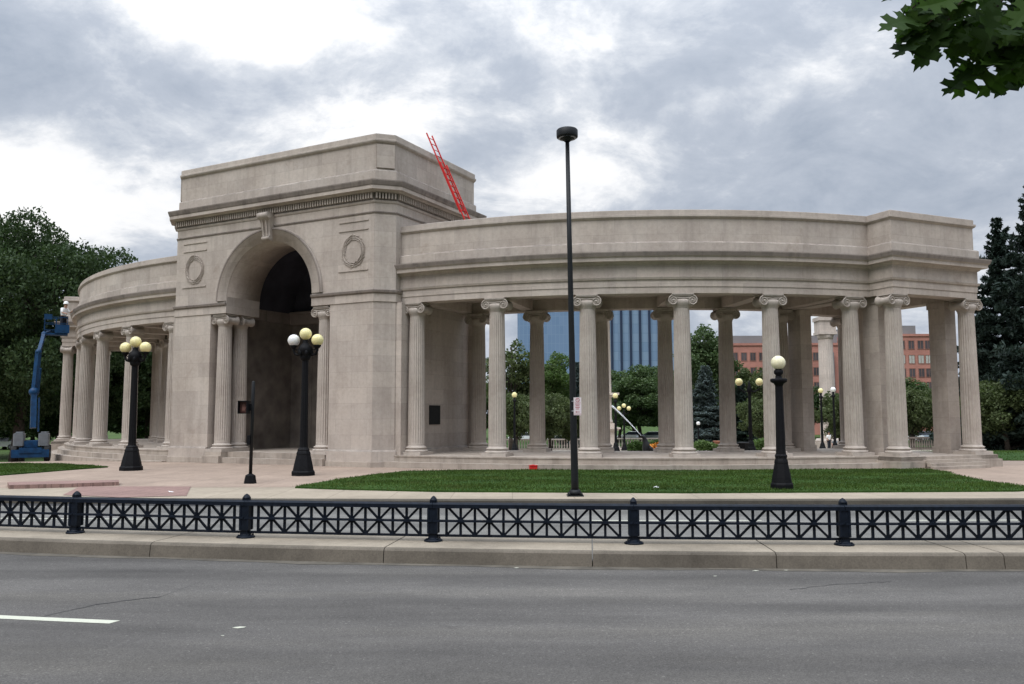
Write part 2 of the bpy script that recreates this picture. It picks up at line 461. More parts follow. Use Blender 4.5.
# far sidewalk slab with kerb
mb = MB()
p = curve_path(walk_y, -70, 70, 70)
mb.sweep(p, [(0., -.3), (0., -.03), (-.03, 0.), (-.16, 0.), (-.16, -.3)])
M['kerb_far'] = concrete('old_kerb_concrete', (.10, .088, .07), .35)
tag(mb.build('sidewalk_kerb', M['kerb_far']), kind='structure')
strip('gutter', lambda x: walk_y(x) - .45 - .06 * math.sin(x * .9), lambda x: walk_y(x) + .02, -.127, M['crack'], n=120)
strip('sidewalk', lambda x: walk_y(x) + .16, lambda x: 23.9, .001, M['walk'])

def sheet(name, pts, z, material, kind='structure', grid=1.5, follow=False, skirt=None):
    """flat polygon sheet, optionally draped over the terrain"""
    bm = bmesh.new()
    vs_ = [bm.verts.new((x, y, 0)) for x, y in pts]
    f = bm.faces.new(vs_)
    if follow:
        xs = [q[0] for q in pts]; ys = [q[1] for q in pts]
        x = math.floor(min(xs) / grid) * grid
        while x < max(xs):
            bmesh.ops.bisect_plane(bm, geom=bm.verts[:] + bm.edges[:] + bm.faces[:], plane_co=(x, 0, 0), plane_no=(1, 0, 0)); x += grid
        y = math.floor(min(ys) / grid) * grid
        while y < max(ys):
            bmesh.ops.bisect_plane(bm, geom=bm.verts[:] + bm.edges[:] + bm.faces[:], plane_co=(0, y, 0), plane_no=(0, 1, 0)); y += grid
    for v in bm.verts: v.co.z = (gz(v.co.x, v.co.y) if follow else 0) + z
    if skirt:
        ed = [e for e in bm.edges if e.is_boundary]
        r = bmesh.ops.extrude_edge_only(bm, edges=ed)
        for g in r['geom']:
            if isinstance(g, bmesh.types.BMVert): g.co.z -= skirt
    bm.normal_update()
    if f.is_valid and f.normal.z < 0: bmesh.ops.reverse_faces(bm, faces=bm.faces[:])
    me = bpy.data.meshes.new(name); bm.to_mesh(me); bm.free(); me.materials.append(material)
    o = bpy.data.objects.new(name, me); COL.objects.link(o); tag(o, kind=kind); return o
sheet('plaza', [(-70, 23.85), (70, 23.85), (70, 60), (34, 60), (30, 46), (-12, 46), (-34, 62), (-70, 62)], .004, M['plaza'], grid=4, follow=True)
sheet('plaza', [(-30, 45.9), (60, 45.9), (60, 92), (-30, 92)], .012, M['plaza2'], grid=4, follow=True)

def arc_edge(p0, p1, bulge, n=10):
    p0, p1 = Vector(p0), Vector(p1); d = p1 - p0; nrm = Vector((-d.y, d.x)).normalized()
    return [tuple(p0 + d * (i / n) + nrm * bulge * 4 * (i / n) * (1 - i / n)) for i in range(n + 1)]
LR = arc_edge((-6.0, 23.5), (-3.8, 29.9), .25) + [(-1.5, 30.55), (3.2, 30.3), (8, 30.15), (12, 30.3), (14.6, 30.9)] + arc_edge((14.9, 29.2), (13.9, 22.3), -.4)[0:] + [(12.9, 21.85), (4.4, 21.65), (-2, 22.2), (-4.5, 22.9)]
LL = [(-15.9, 33.4)] + [(-16.69, 30.67), (-17.28, 28.67), (-19., 26.6), (-45, 24.8), (-45, 42), (-23.6, 38.4), (-19.5, 36.6)]
lawnR = sheet('lawn', LR, .05, M['lawn'], grid=2, follow=True, skirt=.06)
lawnL = sheet('lawn', LL, .05, M['lawn'], grid=2, follow=True, skirt=.06)
LR2 = [(19.5, 40), (19.8, 36.6), (60, 30), (60, 58), (22, 58)]
lawnR2 = sheet('lawn', LR2, .05, M['lawn'], grid=2, follow=True, skirt=.06)
sheet('lawn', [(-28, 97), (60, 93), (60, 118), (-28, 118)], .05, M['lawn'], grid=6, follow=True)

def inside(poly, x, y):
    r = False; j = len(poly) - 1
    for i in range(len(poly)):
        a, b_ = poly[i], poly[j]
        if (a[1] > y) != (b_[1] > y) and x < (b_[0] - a[0]) * (y - a[1]) / (b_[1] - a[1]) + a[0]: r = not r
        j = i
    return r
def quads_mesh(name, V, material, tri=False):
    V = np.asarray(V, dtype=np.float32); nf = V.shape[0]; k = V.shape[1]
    me = bpy.data.meshes.new(name); me.vertices.add(nf * k); me.vertices.foreach_set('co', V.reshape(-1))
    me.loops.add(nf * k); me.loops.foreach_set('vertex_index', np.arange(nf * k, dtype=np.int32))
    me.polygons.add(nf); me.polygons.foreach_set('loop_start', np.arange(0, nf * k, k, dtype=np.int32))
    me.update(calc_edges=True); me.materials.append(material); return me
def blades(poly, n, seed, h=.075):
    rs = np.random.RandomState(seed)
    xs = [q[0] for q in poly]; ys = [q[1] for q in poly]; P = []
    while len(P) < n:
        x = rs.uniform(min(xs), max(xs)); y = rs.uniform(min(ys), max(ys))
        if x < -22 or x > 34: continue
        if inside(poly, x, y): P.append((x + rs.normal() * .05, y + rs.normal() * .05, gz(x, y) + .04))
    P = np.array(P); a = rs.uniform(0, 2 * PI, n); w = rs.uniform(.008, .02, n); hh = h * rs.uniform(.4, 1.15, n) * (0.8 + .35 * np.sin(P[:, 0] * 1.3) * np.sin(P[:, 1] * 2.1))
    d = np.stack([np.cos(a), np.sin(a), 0 * a], 1) * w[:, None]
    lean = np.stack([rs.uniform(-.03, .03, n), rs.uniform(-.03, .03, n), hh], 1)
    return np.stack([P - d, P + d, P + lean], 1)
for pl, n, sd in ((LR, 90000, 1), (LL, 34000, 2), (LR2, 16000, 3)):
    o = link('grass', quads_mesh('grass', blades(pl, n, sd), M['blade'])); tag(o, kind='stuff')
    o['label'] = {1: 'short green turf in front of the colonnade', 2: 'short green turf by the lift on the left', 3: 'short green turf under the tall spruce'}[sd]; o['category'] = 'grass'

# road markings and scars
def flat_poly(name, pts, z, material, kind='structure'):
    mb = MB(); mb.v = [(x, y, z) for x, y in pts]; mb.face(range(len(pts)))
    o = mb.build(name, material, fix=False)
    if o.data.polygons[0].normal.z < 0: o.data.flip_normals()
    return tag(o, kind=kind)
for k_ in range(-3, 4):
    x1 = -3.88 + k_ * 12.2
    if k_ == 0 or k_ != 0 and abs(x1) > 6:
        yy = lambda x: kerb_y(x) - 3.34 + .02
        seg = [x1 - 3.05 + i * .305 for i in range(11)]
        flat_poly('lane_marking', [(x, kerb_y(x) - 3.62) for x in seg] + [(x + .05, kerb_y(x) - 3.5) for x in seg[::-1]], .004, M['paint'])
flat_poly('road_scuff', [(-2.64, 8.12), (-2.58, 8.10), (-2.53, 8.13), (-2.52, 8.16), (-2.58, 8.17), (-2.62, 8.15)], .004, M['paint'])
flat_poly('road_scuff', [(-2.65, 7.84), (-2.62, 7.83), (-2.62, 7.85), (-2.65, 7.85)], .004, M['paint'])
for xx, yy_, s_ in ((4.85, 7.75, .03), (2.5, 10.6, .03), (-6.6, 9.9, .03), (3.1, 10.95, .05), (3.5, 10.98, .035), (0.05, 11.2, .04)):
    flat_poly('road_scuff', [(xx - s_, yy_), (xx, yy_ - s_ * .5), (xx + s_, yy_ + .01), (xx, yy_ + s_ * .6)], .006, M['paint'])
rr = random.Random(5)
def crack(pxs, w):
    pts = []
    P = [at_z(*q) for q in pxs]
    for a, b_ in zip(P[:-1], P[1:]):
        for i in range(8):
            q = a.lerp(b_, i / 8); pts.append((q.x, q.y + rr.uniform(-.02, .02)))
    up = [(x, y + w * rr.uniform(.4, 1)) for x, y in pts]; dn = [(x, y - w * rr.uniform(.4, 1)) for x, y in pts]
    mb = MB(); n = len(pts)
    mb.v = [(x, y, .003) for x, y in up + dn]
    for i in range(n - 1): mb.face((n + i, n + i + 1, i + 1, i))
    tag(mb.build('road_crack', M['crack'], fix=False), kind='structure')
crack([(42, 617), (95, 605), (130, 600), (160, 597), (206, 580)], .02)
crack([(790, 590), (830, 585), (900, 581)], .008)
for k_ in range(-6, 7):
    xa_ = -4.6 + k_ * 6.2
    strip('lane_marking', lambda x: walk_y(x) - 3.0, lambda x: walk_y(x) - 2.9, -.126, M['paint'], xa_, xa_ + 3.4, 6)
# corner ramp: brick coloured paving and a low kerb wedge
sheet('kerb_ramp', [(-12.3, 24.2), (-9.1, 24.1), (-8.15, 21.3), (-9.6, 20.9), (-11.4, 21.6)], .012, M['brickpave'])
mb = MB(); mb.prism([(-14.6, 24.6), (-13.9, 23.5), (-12.6, 23.9), (-11.35, 24.55), (-11.7, 25.3), (-12.2, 25.2)], 0, .11)
tag(mb.build('ramp_kerb', M['brickpave']), kind='structure')
# ------------------------------------------------------------------ memorial
PHI = R(-27.693); CX, CY = 0.815, 57.004; VM = 20.87
def uvw(u, v, z=0.):
    return Vector((CX + u * math.cos(PHI) + v * math.sin(PHI), CY + u * math.sin(PHI) - v * math.cos(PHI), z))
mem = thing('stone_memorial', 'pale limestone memorial with a central arch and two curved colonnades', 'memorial', uvw(0, VM), PHI)
RW, WO, SEP = 23.03, 6.384, 4.45
Z0, HC = .46, 6.0
def wl(side, deg, r):     # wing-local to memorial-local
    a = R(deg); return (side * (WO + r * math.sin(a)), VM - r * math.cos(a))
def wing_path(side, a0, a1, n, rbase=RW):
    p = []
    for i in range(n + 1):
        a = R(a0 + (a1 - a0) * i / n); nx, ny = side * math.sin(a), -math.cos(a)
        p.append((side * WO + rbase * nx, VM + rbase * ny, nx, ny, rbase * a + (37.3 if side < 0 else 0)))
    return p
def poly_path(pts):
    n = len(pts); P = []; ar = 0
    for i in range(n):
        p0, p1, p2 = Vector(pts[i - 1]), Vector(pts[i]), Vector(pts[(i + 1) % n])
        d0, d1 = (p1 - p0).normalized(), (p2 - p1).normalized()
        n0, n1 = Vector((d0.y, -d0.x)), Vector((d1.y, -d1.x))
        m = (n0 + n1); m = m / m.dot(n0)
        P.append((p1.x, p1.y, m.x, m.y, ar)); ar += (p2 - p1).length
    return P

# --- the order: one column shared by all
def flute(j, z): return 1.0
shaft = MB()
NF = 22
SZ = [.0, .05, .12, .6, 1.4, 2.2, 3.0, 3.8, 4.5, 4.95, 5.06, 5.12]
b0 = []
for z in SZ:
    t = z / 5.12; r = .338 - .05 * t ** 1.7
    fd = 0 if (z < .06 or z > 5.05) else (.5 if z < .15 or z > 4.9 else 1)
    b0.append(len(shaft.v))
    for f in range(NF):
        for q, dep in enumerate((0, 0, .55, .95, .95, .55)):
            a = 2 * PI * (f + (0, .16, .32, .5, .68, .84)[q]) / NF
            rr_ = r * (1 - .085 * dep * fd); shaft.v.append((rr_ * math.cos(a), rr_ * math.sin(a), z + .36))
n_ = NF * 6
for i in range(len(SZ) - 1):
    for j in range(n_):
        k_ = (j + 1) % n_; shaft.face((b0[i] + j, b0[i] + k_, b0[i + 1] + k_, b0[i + 1] + j))
ME_SHAFT = shaft.mesh('column_shaft', M['stone_col'])
base = MB()
base.box(-.49, -.49, -.02, .49, .49, .12)
base.lathe([(.47, .118), (.475, .15), (.465, .185), (.43, .2), (.40, .205), (.388, .225), (.392, .245), (.415, .252), (.428, .27), (.42, .30), (.385, .315), (.352, .325), (.34, .365)], 36)
ME_BASE = base.mesh('column_base', M['stone_col'])
cap = MB()
cap.lathe([(.286, 5.455), (.30, 5.47), (.30, 5.51), (.315, 5.53), (.36, 5.62), (.375, 5.70), (.35, 5.78)], 32)
cap.box(-.35, -.29, 5.72, .35, .29, 5.93)
cap.box(-.40, -.36, 5.945, .40, .36, 5.995)
for sx in (-1, 1):
    cx_, cz_ = sx * .352, 5.735
    cap.lathe([(.185, -.30), (.185, -.27), (.15, -.20), (.125, 0), (.15, .20), (.185, .27), (.185, .30)], 22, (cx_, 0, cz_), 'Y')
    for sy in (-1, 1):
        sp = []
        for i in range(46):
            a = PI / 2 - sx * i * .33; rr_ = .188 * (1 - i / 50) ** 1.1
            sp.append((cx_ + rr_ * math.cos(a), sy * .315, cz_ + rr_ * math.sin(a)))
        cap.tube(sp, [.028 * (1 - i / 66) for i in range(46)], 6)
        cap.sphere((cx_, sy * .33, cz_), .036, 8, 6)
for sy in (-1, 1):
    cap.tube([(-.352, sy * .315, 5.923), (-.15, sy * .315, 5.915), (.15, sy * .315, 5.915), (.352, sy * .315, 5.923)], .03, 6)
    cap.tube([(-.23, sy * .315, 5.835), (0, sy * .315, 5.81), (.23, sy * .315, 5.835)], .02, 6)
ME_CAP = cap.mesh('column_capital', M['stone_col'])
def column(x, y, ang, z=Z0):
    c = link('column', ME_SHAFT, mem, (x, y, z), ang)
    link('column_base', ME_BASE, c); link('column_capital', ME_CAP, c); return c
def arc_c(side, deg, r): 
    x, y = wl(side, deg, r); return column(x, y, side * R(deg))
ANG = [1.25, 9.9, 18.6, 27.25, 35.6, 43.9]
ANGR = [2.6, 10.95, 19.4, 27.6, 35.6, 43.4]
PAV = 51.05
for side in (1, -1):
    for a in ANG: arc_c(side, a, RW)
    for a in ANGR: arc_c(side, a, RW - SEP + .15)
NP = {1: 24.03, -1: 24.2}
NR = 17.75
def pav(side, t, n):      # pavilion frame: t along the tangent away from the arch, n outwards
    a = R(PAV); c, s_ = math.cos(a), math.sin(a)
    return (side * (WO + n * s_ + t * c), VM - n * c + t * s_)
for side in (1, -1):
    for n in (NP[side], NR):
        for t in (-1.94, 1.94):
            x, y = pav(side, t, n); column(x, y, side * R(PAV))
for sx in (-1, 1):
    for y in (-3.05, -2.13): column(.15 + sx * 2.86, y, 0)

# --- mouldings of the wing entablature: (outward, height) from the column centre line
def entab(k=0., dr=0.):
    e = .003 * k
    return [(.30 + dr, 6.462 + e), (.30 + dr, 6.70), (.325 + dr, 6.705), (.325 + dr, 6.955), (.37 + dr, 6.97), (.40 + dr, 7.05), (.335 + dr, 7.07), (.335 + dr, 7.52),
            (.40 + dr, 7.56), (.44 + dr, 7.62), (.60 + dr, 7.63 + e), (.61 + dr, 7.76), (.65 + dr, 7.80), (.69 + dr, 7.93), (.69 + dr, 7.965 + e)]
def attic(k=0., dr=0.):
    e = .003 * k
    return [(.40 + dr, 7.96), (.40 + dr, 8.33 + e), (.36 + dr, 8.37), (.27 + dr, 8.40), (.27 + dr, 9.245), (.33 + dr, 9.29), (.36 + dr, 9.33), (.36 + dr, 9.40), (.30 + dr, 9.42), (.30 + dr, 9.575 + e), (.26 + dr, 9.60 + e)]
def mirror(prof, r0): return [(-r0 - r, z) for r, z in prof][::-1]
for side, nm in ((1, 'wing'), (-1, 'wing')):
    p = wing_path(side, -1.2, 46.8, 96)
    mb = MB()
    o_ = entab(); i_ = mirror(o_, SEP)
    # two lintel rings with the ceiling between them, closed section
    sec = o_ + i_ + [(-SEP + .30, 6.462), (-SEP + .30, 6.93), (-.30, 6.93), (-.30, 6.462)]
    mb.sweep(p, sec)
    w = mb.build('colonnade_entablature', M['stone'], mem)
    mb = MB(); o2 = attic(); mb.sweep(p, o2 + [(-.2, 9.6), (-.2, 9.05), (-SEP + .2, 9.05), (-SEP + .2, 9.6)] + mirror(o2, SEP))
    mb.build('colonnade_parapet', M['stone'], mem)
    # darker stone strip along the cornice edge and over the ledge
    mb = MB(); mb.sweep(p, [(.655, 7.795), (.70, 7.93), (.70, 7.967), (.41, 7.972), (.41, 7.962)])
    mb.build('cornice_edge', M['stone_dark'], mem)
    # floor and steps
    mb = MB(); p2 = wing_path(side, -1.2, 47.2, 60)
    mb.sweep(p2, [(.72, -.02), (.72, .40), (.745, .41), (.745, .46), (-SEP - .75, .46), (-SEP - .75, -1.2), (.72, -1.2)])
    mb.sweep(p2, [(1.06, -1.2), (1.06, .22), (.70, .22), (.70, -1.2)])
    if side < 0: mb.sweep(p2, [(1.40, -1.2), (1.40, -.01), (1.0, -.01), (1.0, -1.2)])
    mb.build('stepped_platform', M['stone_step'], mem)
    # cross beams of the ceiling
    for a in ANG:
        x0, y0 = wl(side, a, RW - .25); x1, y1 = wl(side, a, RW - SEP + .4)
        mb = MB(); mb.bar((x0, y0, 6.72), (x1, y1, 6.72), .5, .46)
        mb.build('ceiling_beam', M['stone'], mem)

# --- end pavilions
for side in (1, -1):
    n1 = NP[side] + .0; n0 = NR; hw = 1.9
    pts = [pav(side, hw, n0), pav(side, hw, n1), pav(side, -hw, n1), pav(side, -hw, n0)]
    if side < 0: pts = pts[::-1]
    # orient counter clockwise
    ar = sum(pts[i][0] * pts[(i + 1) % 4][1] - pts[(i + 1) % 4][0] * pts[i][1] for i in range(4))
    if ar < 0: pts = pts[::-1]
    pp = poly_path(pts)
    mb = MB(); mb.sweep(pp, entab(1, .012) + [(-.3, 7.95), (-.3, 6.464)], closed=True)
    mb.prism([(q[0] - q[2] * .25, q[1] - q[3] * .25) for q in pp], 6.93, 7.2)
    mb.build('pavilion_entablature', M['stone'], mem)
    mb = MB(); mb.sweep(pp, attic(1, .012) + [(-.2, 9.6), (-.2, 7.97)], closed=True)
    mb.prism([(q[0] - q[2] * .15, q[1] - q[3] * .15) for q in pp], 8.9, 9.1)
    mb.build('pavilion_parapet', M['stone'], mem)
    mb = MB(); mb.sweep(pp, [(.67, 7.795), (.714, 7.93), (.714, 7.972), (.43, 7.977), (.43, 7.967)], closed=True)
    mb.build('cornice_edge', M['stone_dark'], mem)
    # floor, pedestal blocks and the flight between them
    mb = MB()
    mb.prism([(q[0] + q[2] * .62, q[1] + q[3] * .62) for q in pp], -1.3, .455)
    a = R(PAV)
    for n in (n1, n0):
        for t in (-hw, hw):
            x, y = pav(side, t, n)
            M4 = Matrix.Translation((x, y, 0)) @ Matrix.Rotation(side * a, 4, 'Z')
            mb.obox(M4, -.72, -.72, -1.3, .72, .72, .30); mb.obox(M4, -.62, -.62, .30, .62, .62, .463)
    for i in range(3):
        c_ = pav(side, 0, n1 + .62 + .16)
        M4 = Matrix.Translation((c_[0], c_[1], 0)) @ Matrix.Rotation(side * a, 4, 'Z')
        mb.obox(M4, -1.45, -.02 - .16 * i, -1.3, 1.45, .3, .34 - .115 * i)
    mb.build('pavilion_steps', M['stone_step'], mem)
    # square piers standing inside the columns
    for t in (-1.66, 1.88):
        for n, d in ((n1 - 1.05, .38), (n0 + 1.05, .38)):
            x, y = pav(side, t, n)
            M4 = Matrix.Translation((x, y, 0)) @ Matrix.Rotation(side * a, 4, 'Z')
            mb = MB(); mb.obox(M4, -.30, -d, .4, .30, d, 6.62); mb.obox(M4, -.35, -d - .05, .4, .35, d + .05, .72); mb.obox(M4, -.34, -d - .04, 6.2, .34, d + .04, 6.44)
            mb.build('pier', M['stone'], mem)

# --- central arch
D = 3.43; DB = 4.2; HU = 6.3; HL = 6.08; CH = .62; AX = .15; OPN = 3.36
def oct_pts(hu=HU, hl=HL, d=D, e=DB, c=CH): return [(hu, -d + c), (hu, e - c), (hu - c, e), (-hl + c, e), (-hl, e - c), (-hl, -d + c), (-hl + c, -d), (hu - c, -d)]
body = MB()
for s_ in (1, -1):
    hx = HU if s_ > 0 else HL
    pts = [(OPN + s_ * AX, -D), (hx - CH, -D), (hx, -D + CH), (hx, DB - CH), (hx - CH, DB), (OPN + s_ * AX, DB)]
    pts = [(s_ * x, y) for x, y in pts]
    if s_ < 0: pts = pts[::-1]
    body.prism(pts, -.6, 10.9)
SPR, RI, RO = 7.02, 2.40, 2.97
def arch_slab(y0, y1):
    na = 40
    inner = [(-RI, 6.475), (-RI, SPR)] + [(-RI * math.cos(PI * i / na), SPR + RI * math.sin(PI * i / na)) for i in range(1, na)] + [(RI, SPR), (RI, 6.475)]
    outer = [(-OPN, 6.475), (-OPN, SPR)] + [(None, None)] * (na - 1) + [(OPN, SPR), (OPN, 6.475)]
    # outer partner: straight up to the top or side
    for i in range(1, na):
        t = PI * i / na; x, z = -math.cos(t), math.sin(t)
        k_ = min(OPN / max(1e-6, abs(x)), (10.9 - SPR) / max(1e-6, z)); outer[i + 1] = (x * k_, SPR + z * k_)
    b = len(body.v); m = len(inner)
    for y in (y0, y1):
        body.v += [(x + AX, y, z) for x, z in inner]; body.v += [(x + AX, y, z) for x, z in outer]
    for i in range(m - 1):
        body.face((b + i, b + i + 1, b + m + i + 1, b + m + i)); 
        body.face((b + 2 * m + i, b + 3 * m + i, b + 3 * m + i + 1, b + 2 * m + i + 1))
        body.face((b + i, b + 2 * m + i, b + 2 * m + i + 1, b + i + 1), smooth=(1 < i < m - 3))
    body.face((b, b + m, b + 3 * m, b + 2 * m)); body.face((b + m - 1, b + 3 * m - 1 - m + m - 0 - 0 if False else b + 2 * m + m - 1, b + 4 * m - 1, b + 2 * m - 1))
    # corners at the top
    for sx in (-1, 1):
        pass
arch_slab(-D, -D + 1.95); arch_slab(DB - 1.95, DB)
arch = body.build('central_arch', M['stone'], mem, fix=False)
me = arch.data
bm = bmesh.new(); bm.from_mesh(me); bmesh.ops.recalc_face_normals(bm, faces=bm.faces); bm.to_mesh(me); bm.free()
# archivolt rings on the front and back
for yf, sg in ((-D, -1), (DB, 1)):
    mb = MB(); na = 64; secs = [(RI + .012, 0), (RI + .012, .035), (2.62, .035), (2.62, .06), (2.84, .06), (2.86, .11), (2.95, .12), (RO, .10), (RO, 0)]
    for i in range(na + 1):
        t = PI * i / na
        mb.v += [(AX - r * math.cos(t), yf + sg * d_, SPR + r * math.sin(t)) for r, d_ in secs]
    q = len(secs)
    for i in range(na):
        for j in range(q - 1):
            mb.face((i * q + j, (i + 1) * q + j, (i + 1) * q + j + 1, i * q + j + 1), smooth=True)
    mb.build('archivolt', M['stone'], mem)
    mb = MB()
    for i in range(na):
        t0, t1 = PI * i / na, PI * (i + 1) / na; b = len(mb.v)
        for t in (t0, t1):
            for r, d_ in ((2.855, .09), (2.875, .124), (2.94, .13), (2.96, .116)): mb.v.append((AX - r * math.cos(t), yf + sg * d_, SPR + r * math.sin(t)))
        for j in range(3): mb.face((b + j, b + 4 + j, b + 5 + j, b + 1 + j), smooth=True)
    mb.build('archivolt_edge', M['stone_dark'], mem)
# string course, base course, plinth, top mouldings, all round the octagon
op = poly_path(oct_pts())
def split_course(prof, name, m_=None, gap=OPN):
    """a band that runs round each pier but leaves the opening free"""
    mb = MB()
    for s_ in (1, -1):
        hx = HU if s_ > 0 else HL; g_ = gap + s_ * AX
        pts = [(g_, DB), (hx - CH, DB), (hx, DB - CH), (hx, -D + CH), (hx - CH, -D), (g_, -D)]
        pts = [(s_ * x, y) for x, y in pts]
        path = []
        ar = 0
        for i, p1 in enumerate(pts):
            p0 = pts[i - 1] if i else None; p2 = pts[i + 1] if i < 5 else None; p1 = Vector(p1)
            ns = []
            for a_, b_ in ((p0, p1), (p1, p2)):
                if a_ is None or b_ is None: continue
                d_ = (Vector(b_) - Vector(a_)).normalized(); ns.append(Vector((-d_.y, d_.x)) * s_)
            m2 = ns[0] if len(ns) == 1 else (ns[0] + ns[1]) / (1 + ns[0].dot(ns[1]))
            path.append((p1.x, p1.y, m2.x, m2.y, ar)); 
            if p2: ar += (Vector(p2) - p1).length
        mb.sweep(path, prof)
    return mb.build(name, m_ or M['stone'], mem)
split_course([(-.05, -.6), (.10, -.6), (.10, .60), (.06, .66), (-.05, .66)], 'base_course')
split_course([(-.05, -.6), (.16, -.6), (.16, .20), (-.05, .21)], 'plinth', M['stone_step'])
split_course([(-.03, 6.48), (.035, 6.485), (.035, 6.80), (-.03, 6.81)], 'impost_band', gap=RI + .004)
split_course([(-.03, 6.80), (.05, 6.805), (.10, 6.85), (.12, 6.93), (.07, 6.955), (-.03, 6.958)], 'impost_moulding', M['stone_dark'], gap=RI + .008)
mb = MB(); mb.sweep(op, [(-.02, 10.02), (.035, 10.03), (.05, 10.07), (.02, 10.10), (-.02, 10.10)], closed=True)
mb.build('astragal', M['stone_dark'], mem)
mb = MB(); mb.sweep(op, [(-.04, 10.44), (.03, 10.45), (.05, 10.50), (.05, 10.84), (.16, 10.86), (.20, 10.91), (.36, 10.92), (.36, 11.06), (-.04, 11.07)], closed=True)
mb.build('cornice', M['stone'], mem)
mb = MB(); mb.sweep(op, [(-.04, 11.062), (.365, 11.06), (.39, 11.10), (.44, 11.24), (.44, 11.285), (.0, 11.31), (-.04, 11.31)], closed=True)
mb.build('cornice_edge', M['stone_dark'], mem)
mb = MB()
oo = oct_pts()
for i in range(8):
    a_, b_ = Vector(oo[i]), Vector(oo[(i + 1) % 8]); d_ = b_ - a_; L = d_.length; d_.normalize(); n_ = Vector((d_.y, -d_.x)); k_ = max(2, int(round(L / .13)))
    for j in range(k_):
        c_ = a_ + d_ * (L * (j + .5) / k_)
        ang = math.atan2(d_.y, d_.x)
        mb.obox(Matrix.Translation((c_.x, c_.y, 0)) @ Matrix.Rotation(ang, 4, 'Z'), -.031, -.15, 10.60, .031, -.045, 10.82)
tag(mb.build('dentil_band', M['stone'], mem))
mb = MB(); mb.sweep(op, [(-.06, 10.54), (.053, 10.545), (.056, 10.845), (.054, 10.855), (-.06, 10.856)], closed=True); mb.build('dentil_backing', M['stone_gap_shade'], mem)
mb = MB(); mb.sweep(op, [(-.02, 11.3), (-.02, 11.76), (-.06, 11.81), (-.12, 11.84), (-.12, 12.90), (-.05, 12.95), (-.02, 13.0), (-.02, 13.06), (-.07, 13.09), (-.07, 13.27), (-.12, 13.31), (-.6, 13.31), (-.6, 11.3)], closed=True)
mb.prism([(x * .93, y * .86) for x, y in oo], 12.4, 12.6)
mb.build('attic', M['stone'], mem)
# corner panels of the chamfers
for (x0, y0), (x1, y1) in ((oo[7], oo[0]), (oo[5], oo[6])):
    mb = MB()
    a_, b_ = Vector((x0, y0)), Vector((x1, y1)); d_ = (b_ - a_).normalized(); n_ = Vector((d_.y, -d_.x)); c_ = (a_ + b_) / 2
    M4 = Matrix.Translation((c_.x, c_.y, 0)) @ Matrix.Rotation(math.atan2(d_.y, d_.x), 4, 'Z')
    mb.obox(M4, -.36, .06, 11.9, .36, .117, 12.86)
    mb.build('attic_corner_panel', M['stone'], mem)
# interior: dark vault, boarded walls
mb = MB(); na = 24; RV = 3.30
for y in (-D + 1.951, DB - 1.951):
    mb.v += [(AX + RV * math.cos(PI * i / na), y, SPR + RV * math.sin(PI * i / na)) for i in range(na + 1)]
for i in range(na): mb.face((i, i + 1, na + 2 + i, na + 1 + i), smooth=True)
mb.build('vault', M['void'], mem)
for sx in (-1, 1):
    x0, x1 = sorted((AX + sx * 3.30, AX + sx * 3.36))
    mb = MB(); mb.box(x0, -D + 1.96, 6.5, x1, DB - 1.96, 7.1); mb.build('vault_side', M['stone_dark'], mem)
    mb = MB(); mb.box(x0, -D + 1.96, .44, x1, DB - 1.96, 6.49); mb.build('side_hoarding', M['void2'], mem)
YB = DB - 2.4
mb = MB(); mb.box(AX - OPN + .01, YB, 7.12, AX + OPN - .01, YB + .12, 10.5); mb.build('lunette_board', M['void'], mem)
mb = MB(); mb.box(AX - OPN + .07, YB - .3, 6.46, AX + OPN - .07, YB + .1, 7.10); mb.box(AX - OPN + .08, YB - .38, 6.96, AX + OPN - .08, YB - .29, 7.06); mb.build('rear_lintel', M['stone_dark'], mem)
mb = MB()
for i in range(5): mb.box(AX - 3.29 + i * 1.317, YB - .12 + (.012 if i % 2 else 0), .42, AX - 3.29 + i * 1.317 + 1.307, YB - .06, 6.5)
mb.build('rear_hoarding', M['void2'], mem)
mb = MB(); mb.box(AX - OPN, -D + .25, -.6, AX + OPN, DB, .455); mb.box(AX - OPN, -D - .12, -.6, AX + OPN, -D + .3, .225)
for sx in (-1, 1):
    mb.box(AX + sx * 2.84 - .5, -D - .30, -.6, AX + sx * 2.84 + .5, -1.5, .30); mb.box(AX + sx * 2.84 - .47, -D - .14, .3, AX + sx * 2.84 + .47, -1.6, .462)
mb.build('arch_steps', M['stone_step'], mem)
# keystone: scrolled console
mb = MB(); prof = [(-.05, 9.42), (.16, 9.42), (.22, 9.48), (.22, 9.56), (.15, 9.62), (.17, 9.8), (.22, 10.1), (.30, 10.3), (.44, 10.36), (.47, 10.46), (.44, 10.56), (.36, 10.6), (-.05, 10.6)]
for (ha, hb, dz) in ((.20, .28, 0),):
    b = len(mb.v); q = len(prof)
    for sx in (-1, 1):
        for d_, z in prof:
            hw_ = ha + (hb - ha) * clamp((z - 9.42) / 1.18); mb.v.append((AX + sx * hw_, -D - d_ - .04, z))
    for j in range(q - 1): mb.face((b + j, b + j + 1, b + q + j + 1, b + q + j), smooth=True)
    mb.face([b + j for j in range(q)]); mb.face([b + q + j for j in range(q)][::-1])
mb.lathe([(.13, -.30), (.13, .30)], 18, (AX, -D - .36, 10.46), 'X')
mb.lathe([(.085, -.215), (.085, .215)], 14, (AX, -D - .19, 9.52), 'X')
for xr in (-.09, .09): mb.bar((AX + xr, -D - .235, 9.65), (AX + xr * 1.2, -D - .35, 10.28), .05, .04)
mb.build('keystone', M['stone'], mem)
